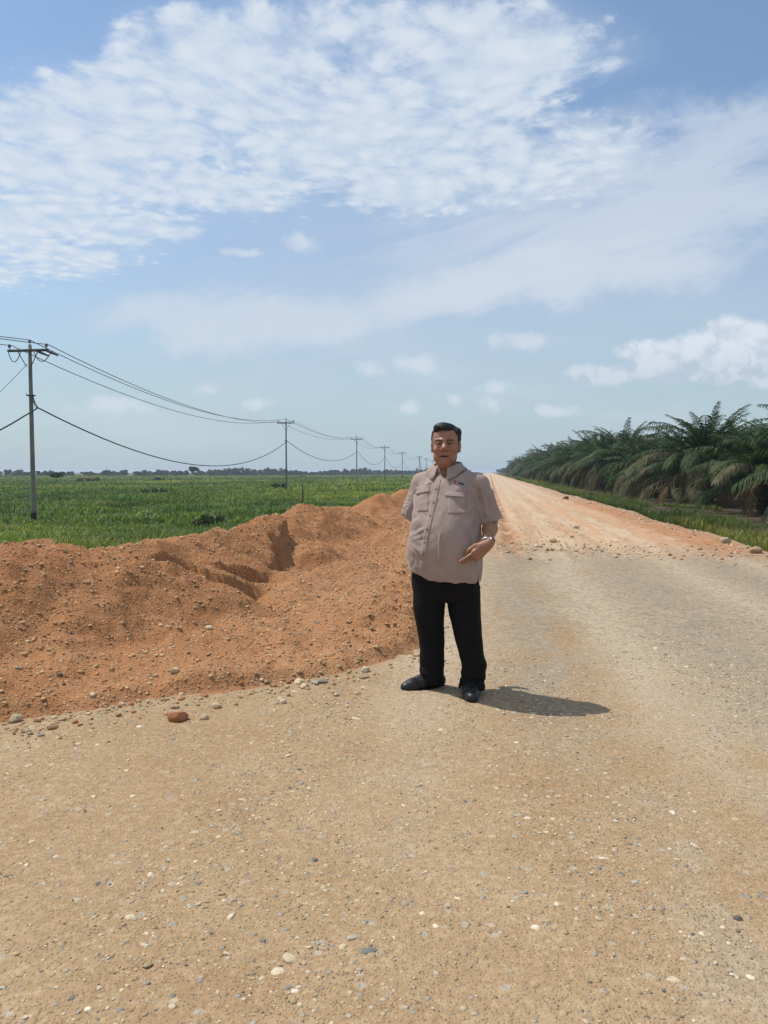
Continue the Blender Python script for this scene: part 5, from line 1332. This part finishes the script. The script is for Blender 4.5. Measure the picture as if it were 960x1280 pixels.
    bvh = BVHTree.FromPolygons([tuple(v_) for v_ in V], [tuple(map(int, q_)) for q_ in Q])
    def hit(x, z):
        for dx in (0, .006, -.006, .012, -.012):
            h = bvh.ray_cast(Vector((x + dx, -.6, z)), Vector((0, 1, 0)))
            if h[0] is not None: return np.array((x, h[0].y, z)), np.array(h[1]) if h[1].y < 0 else -np.array(h[1])
        return np.array((x, -.1, z)), np.array((0, -1, 0))
    def patch(name, quad, th, mat, parent, nu=10, nv=10, off=.0005, lift=None):
        """a sewn-on piece: corners (x, z) TL, TR, BR, BL, laid on the shirt front with real thickness"""
        qd = np.array(quad, float); top, bot = [], []
        for j in range(nv + 1):
            for i in range(nu + 1):
                u, w = i / nu, j / nv; xz = (qd[0] * (1 - u) + qd[1] * u) * (1 - w) + (qd[3] * (1 - u) + qd[2] * u) * w
                pt, nn_ = hit(*xz); l = th + off + (lift(u, w) if lift else 0)
                top.append(pt + nn_ * l); bot.append(pt - nn_ * .003)
        n = (nu + 1) * (nv + 1); V_ = np.vstack([top, bot]); Q_ = []
        id_ = lambda i, j: j * (nu + 1) + i
        for j in range(nv):
            for i in range(nu): Q_.append((id_(i, j), id_(i, j + 1), id_(i + 1, j + 1), id_(i + 1, j)))
        rim = [id_(i, 0) for i in range(nu + 1)] + [id_(nu, j) for j in range(1, nv + 1)] + [id_(i, nv) for i in range(nu - 1, -1, -1)] + [id_(0, j) for j in range(nv - 1, 0, -1)]
        for a, b in zip(rim, rim[1:] + rim[:1]): Q_.append((a, b, b + n, a + n))
        return obj(name, V_, np.array(Q_), mat, parent, smooth=False if nu < 3 else True)
    P = lambda cx, cy: ((cx - 249.6) * .00159, (1139 - cy) * .00159)      # from the enlarged photograph
    # placket from the collar down the belly
    pts = [(207, 290), (196, 330), (186, 380), (172, 430), (160, 480), (150, 530), (145, 580), (146, 634)]
    m = []
    for (a, b) in zip(pts[:-1], pts[1:]):
        (xa, za), (xb, zb) = P(*a), P(*b); m.append(((xa, za), (xb, zb)))
    tp, bt = [], []
    line = np.array([P(*q_) for q_ in pts]); tt = np.linspace(0, 1, 44); arc = np.linspace(0, 1, len(line)); lx_ = np.interp(tt, arc, line[:, 0]); lz_ = np.interp(tt, arc, line[:, 1])
    rows = []
    for x_, z_ in zip(lx_, lz_):
        r_ = []
        for o, l in ((-.017, -.002), (-.0165, .0022), (-.008, .0026), (.008, .0026), (.0165, .0022), (.017, -.002)):
            pt, nn_ = hit(x_ + o, z_); r_.append(pt + nn_ * l)
        rows.append(r_)
    V_ = np.array(rows).reshape(-1, 3); Q_ = [(i * 6 + j, (i + 1) * 6 + j, (i + 1) * 6 + j + 1, i * 6 + j + 1) for i in range(43) for j in range(5)]
    obj('placket', V_, np.array(Q_), M_SHIRT, shirt)
    M_BTN, _, _ = material('button', (.13, .095, .085), .5, .35)
    def button(cx, cy, r=.0058):
        x_, z_ = P(cx, cy); pt, nn_ = hit(x_, z_); mb = MB(); mb.tube([pt + nn_ * .001, pt + nn_ * .0045, pt + nn_ * .0052], [r, r, r * .8], 10); mb.build('button', M_BTN, shirt)
    for b in ((197, 327), (186, 378), (173, 428), (160, 478), (150, 528), (145, 575)): button(*b)
    # breast pockets with flaps
    for body, flap, btn in ((((240, 350), (308, 352), (307, 418), (238, 420)), ((230, 338), (311, 341), (309, 360), (229, 352)), (266, 351)),
                            (((123, 342), (167, 338), (164, 412), (126, 415)), ((121, 322), (173, 315), (172, 338), (121, 350)), (148, 336))):
        pk = patch('pocket', [P(*c_) for c_ in body], .0014, M_SHIRT, shirt, 10, 12)
        patch('pocket_flap', [P(*c_) for c_ in flap], .0026, M_SHIRT, shirt, 12, 6, lift=lambda u, w: .0045 * w * (1 - .6 * abs(2 * u - 1) ** 2))
        button(*btn, .005)
    # little red emblem and dark stitched strip above the pocket
    M_RED, _, _ = material('red_emblem', (.50, .055, .035), .6, .3); M_DARK, _, _ = material('dark_stitching', (.03, .03, .035), .7, .2)
    x_, z_ = P(268, 303); V_, n_ = [], 14
    for l in (.0015, -.002):
        for k in range(n_):
            a = k / n_ * 2 * math.pi; rr = .0105 * (1 + .35 * math.sin(a)) ; dx, dz = .62 * rr * math.cos(a) + .004 * math.sin(a), 1.1 * rr * math.sin(a) + .001
            pt, nn_ = hit(x_ + dx, z_ + dz); V_.append(pt + nn_ * l)
    mb = MB(); pt, nn_ = hit(x_, z_); V_.append(pt + nn_ * .0022)
    T_ = [(28, (k + 1) % n_, k) for k in range(n_)]; Q_ = [(k, (k + 1) % n_, n_ + (k + 1) % n_, n_ + k) for k in range(n_)]
    mb.add(np.array(V_), Q_, T_); mb.build('emblem', M_RED, shirt)
    patch('stitched_strip', [P(281, 300), P(303, 307), P(302, 312), P(281, 306)], .001, M_DARK, shirt, 6, 2)
    # collar: stand round the neck folded over into two points
    nphi = 56; rows = []
    for i in range(nphi + 1):
        f = i / nphi; ph = R(-90 - TH * 57.3 + 20 + 320 * f)             # from the right-front gap round the back to the left-front gap
        c, s_ = math.cos(ph), math.sin(ph); front = abs(2 * f - 1)          # 1 at the front ends
        fold_z = 1.462 - .040 * front ** 2.2; fall = .040 + .036 * sstep(front, .72, 1.0)
        cx_, cy_ = -.006, .022
        r0 = .079 + .004 * front
        out_ = .030 + .012 * front
        st_ = (cx_ + r0 * c, cy_ + (r0 + .004) * s_, fold_z - .045)
        rows.append([st_, (cx_ + (r0 + .001) * c, cy_ + (r0 + .005) * s_, fold_z - .004), (cx_ + (r0 + .006) * c, cy_ + (r0 + .010) * s_, fold_z), (cx_ + (r0 + .011) * c, cy_ + (r0 + .015) * s_, fold_z - .005),
                     (cx_ + (r0 + .010 + out_ * .5) * c, cy_ + (r0 + .014 + out_ * .5) * s_, fold_z - fall * .5), (cx_ + (r0 + .012 + out_) * c, cy_ + (r0 + .016 + out_) * s_, fold_z - fall)])
    V_ = np.array(rows).reshape(-1, 3); K = 6
    # keep the fall clear of the shirt
    for i, v_ in enumerate(V_):
        if i % K >= 4:
            h = bvh.find_nearest(Vector(v_))
            if h[0] is not None:
                dv = (Vector(v_) - h[0]).dot(h[1])
                if dv < .004 or dv > .018: V_[i] = np.array(h[0] + h[1] * (.004 if dv < .004 else .012))
    Q_ = [(i * K + j, i * K + j + 1, (i + 1) * K + j + 1, (i + 1) * K + j) for i in range(nphi) for j in range(K - 1)]
    col = obj('collar', V_, np.array(Q_), M_SHIRT, shirt); sm = col.modifiers.new('solid', 'SOLIDIFY'); sm.thickness = .004; sm.offset = 0
    # ---------- trousers
    F = Field((-.31, -.30, -.01), (.32, .30, .86), .0046)
    F.loft([.585, .615, .66, .74, .82], [-.012, -.012, -.015, -.018, -.02], [.0, -.002, -.006, -.01, -.015], [.16, .190, .208, .212, .208], [.10, .14, .16, .168, .165], rz=-TH * .6, p=2.3, k=0)
    zl = [.03, .10, .17, .25, .33, .42, .52, .68]
    F.loft(zl, [-.098, -.096, -.095, -.098, -.101, -.110, -.119, -.113], [.075, .066, .058, .05, .045, .035, .02, .01], [.075, .076, .078, .080, .085, .091, .099, .104], [.092, .090, .088, .090, .096, .108, .125, .14], p=2.2, k=.014)
    F.loft(zl, [.145, .150, .160, .146, .130, .116, .104, .096], [-.050, -.050, -.050, -.045, -.035, -.02, -.01, 0], [.074, .078, .076, .078, .086, .094, .102, .106], [.096, .094, .090, .092, .098, .108, .125, .14], p=2.2, k=.014)
    # hollow hems
    for c in ((-.098, .075), (.145, -.050)): F.loft([.0, .05, .085], [c[0]] * 3, [c[1]] * 3, [.072] * 3, [.086] * 3, p=2.2, k=0, mode='s', pad=.0)
    sl, (x, y, z) = F.sub((-.31, -.30, -.01), (.32, .30, .2))
    hemz = np.where(x < .03, .042 + .30 * np.clip(.04 - y, -.03, .10), .036 + .25 * np.clip(-.07 - y, -.04, .1)); F.op(np.broadcast_to(hemz - z, F.f[sl].shape), sl, 0, 'i')
    V, Q = F.mesh(); V = relax(V, Q, 2, .5); N = vnormals(V, Q)
    low = 1 - sstep(V[:, 2], .08, .42)
    D_ = .006 * fbm(V[:, 0] * 8, V[:, 1] * 8, V[:, 2] * 7, octaves=3, seed=22) + .012 * low * fbm(V[:, 0] * 6, V[:, 1] * 6, V[:, 2] * 15, octaves=2, seed=23) + .006 * (1 - sstep(V[:, 2], .05, .2)) * np.sin(V[:, 2] * 85 + V[:, 0] * 18)
    V = V + N * D_[:, None]
    M_TR, g, p = material('black_trousers', None, .85, .15)
    v = obj_coord(g); g.set(p.inputs['Base Color'], g.mix(g.noise(v, 12, 3), (.0055, .0055, .0065), (.010, .010, .0115))); g.set(p.inputs['Normal'], g.bump(g.noise(v, 25, 4), .35, .008))
    obj('trousers', V, Q, M_TR, man)
    # ---------- shoes
    M_SHOE, g, p = material('black_leather', None, .42, .35)
    v = obj_coord(g); g.set(p.inputs['Base Color'], g.mix(g.noise(v, 30, 4), (.008, .008, .009), (.020, .019, .019))); g.set(p.inputs['Normal'], g.bump(g.noise(v, 60, 4), .3, .004))
    M_SOLE, _, _ = material('black_rubber', (.012, .012, .012), .8, .2)
    for (ax, ay, ang, lab) in ((-.085, .085, R(206), 'right'), (.138, -.035, R(266), 'left')):
        dx, dy = math.cos(ang), math.sin(ang); px_, py_ = -dy, dx
        Ft = Field((ax - .33, ay - .33, -.005), (ax + .33, ay + .33, .16), .0042)
        L = lambda u, w, z: (ax + dx * u + px_ * w, ay + dy * u + py_ * w, z)
        Ft.chain([L(-.045, 0, .045), L(.02, 0, .05), L(.10, 0, .045), L(.160, .002, .036), L(.200, .004, .030)], [.042, .043, .045, .042, .030], .02)
        Ft.cone(L(-.03, 0, .07), L(.03, 0, .085), .040, .036, .02)
        Ft.cone(L(.15, -.012, .034), L(.15, .014, .034), .036, .036, .015)
        Ft.ell(L(.195, .003, .030), (.040, .036, .028), .02, rz=ang)
        sl, (x, y, z) = Ft.sub(Ft.lo, Ft.lo + Ft.h * Ft.n); Ft.op(np.broadcast_to(.010 - z, Ft.f.shape)[sl], sl, 0, 'i')
        # moccasin seam round the toe and the opening
        V, Q = Ft.mesh(); V = relax(V, Q, 2, .5); N = vnormals(V, Q)
        u = (V[:, 0] - ax) * dx + (V[:, 1] - ay) * dy; w = (V[:, 0] - ax) * px_ + (V[:, 1] - ay) * py_
        rr = np.sqrt(((u - .115) / .088) ** 2 + (w / .030) ** 2); V = V - N * ((.0045 * np.exp(-((rr - 1) / .09) ** 2)) * (V[:, 2] > .035) * (u > .08))[:, None]
        V = V + N * ((.004 * np.exp(-((u - .088) / .014) ** 2)) * (V[:, 2] > .03))[:, None]
        sh_ = obj('shoe', V, Q, M_SHOE, man)
        mb = MB(); n_ = 36; ou = []
        for k in range(n_):
            a = k / n_ * 2 * math.pi; c = math.cos(a); uu = .078 + .158 * c; ww = (.047 - .006 * (c < -.2) + .004 * math.sin((uu + .08) * 9)) * math.copysign(abs(math.sin(a)) ** .75, math.sin(a)); ou.append((uu, ww))
        V_ = [L(u_, w_, .0) for u_, w_ in ou] + [L(u_ , w_ * 1.02, .014) for u_, w_ in ou] + [L(.078, 0, 0), L(.078, 0, .014)]
        Q_ = [(k, (k + 1) % n_, n_ + (k + 1) % n_, n_ + k) for k in range(n_)]; T_ = [(2 * n_, (k + 1) % n_, k) for k in range(n_)] + [(2 * n_ + 1, n_ + k, n_ + (k + 1) % n_) for k in range(n_)]
        mb.add(V_, Q_, T_); mb.build('sole', M_SOLE, sh_, smooth=False)
    M_SOCK, _, _ = material('black_sock', (.012, .012, .014), .9, .1)
    for a_, b_ in (((-.085, .085, .06), (-.093, .068, .26)), ((.138, -.035, .06), (.148, -.048, .26))):
        mb = MB(); a_, b_ = np.array(a_), np.array(b_); mb.tube([a_, a_ + (b_ - a_) * .3, a_ + (b_ - a_) * .7, b_], [.040, .040, .046, .052], 14); mb.build('sock', M_SOCK, man)
    # ---------- wristwatch on the left wrist
    W = np.array(WLf); E_ = np.array((.246, -.115, 1.045)); ax_ = (E_ - W) / np.linalg.norm(E_ - W); c = W + ax_ * .022
    n1 = np.cross(ax_, (0, 0, 1.)); n1 /= np.linalg.norm(n1); n2 = np.cross(n1, ax_)
    M_STEEL, _, _ = material('watch_steel', (.55, .54, .52), .3, .5, .9); M_DIAL, _, _ = material('watch_dial', (.02, .022, .028), .2, .5)
    ang = np.linspace(0, 2 * math.pi, 41); rr = .0390
    mb = MB(); ring = c + rr * (np.cos(ang)[:, None] * n1 + np.sin(ang)[:, None] * n2)
    w_ = .009
    Vr = np.concatenate([ring[:-1] + ax_ * w_ * .95, ring[:-1] * 1.0 + ax_ * w_ + (ring[:-1] - c) * .09, ring[:-1] - ax_ * w_ + (ring[:-1] - c) * .09, ring[:-1] - ax_ * w_ * .95]); k_ = 40
    Q_ = [(r_ * k_ + i, r_ * k_ + (i + 1) % k_, (r_ + 1) * k_ + (i + 1) % k_, (r_ + 1) * k_ + i) for r_ in range(3) for i in range(k_)]
    mb.add(Vr, Q_); watch = mb.build('wristwatch', M_STEEL, man)
    fdir = np.array((.55, -.75, .25)); fdir = fdir - (fdir @ ax_) * ax_; fdir /= np.linalg.norm(fdir)
    b = c + fdir * .0375
    mb = MB(); mb.tube([b - fdir * .004, b, b + fdir * .004, b + fdir * .009, b + fdir * .0115], [.018, .0205, .0205, .018, .015], 24); mb.build('watch_case', M_STEEL, watch)
    mb = MB(); mb.tube([b + fdir * .006, b + fdir * .0128], [.0165, .0165], 24); mb.build('watch_face', M_DIAL, watch)
    return man
build_man()

# ================================================================== haze
def build_haze():
    m = bpy.data.materials.new('haze_air'); m.use_nodes = True; t = m.node_tree; t.nodes.clear()
    o = t.nodes.new('ShaderNodeOutputMaterial'); v = t.nodes.new('ShaderNodeVolumePrincipled')
    v.inputs['Color'].default_value = (.80, .88, 1, 1); v.inputs['Density'].default_value = .00034; v.inputs['Anisotropy'].default_value = .2
    t.links.new(v.outputs[0], o.inputs['Volume'])
    mb = MB(); mb.box((900, 1200, 4.0), (9000, 9000, 16.5)); h = mb.build('haze', m, smooth=False)
    tag(h, 'thin pale haze over the whole plain', 'haze', kind='stuff')
build_haze()
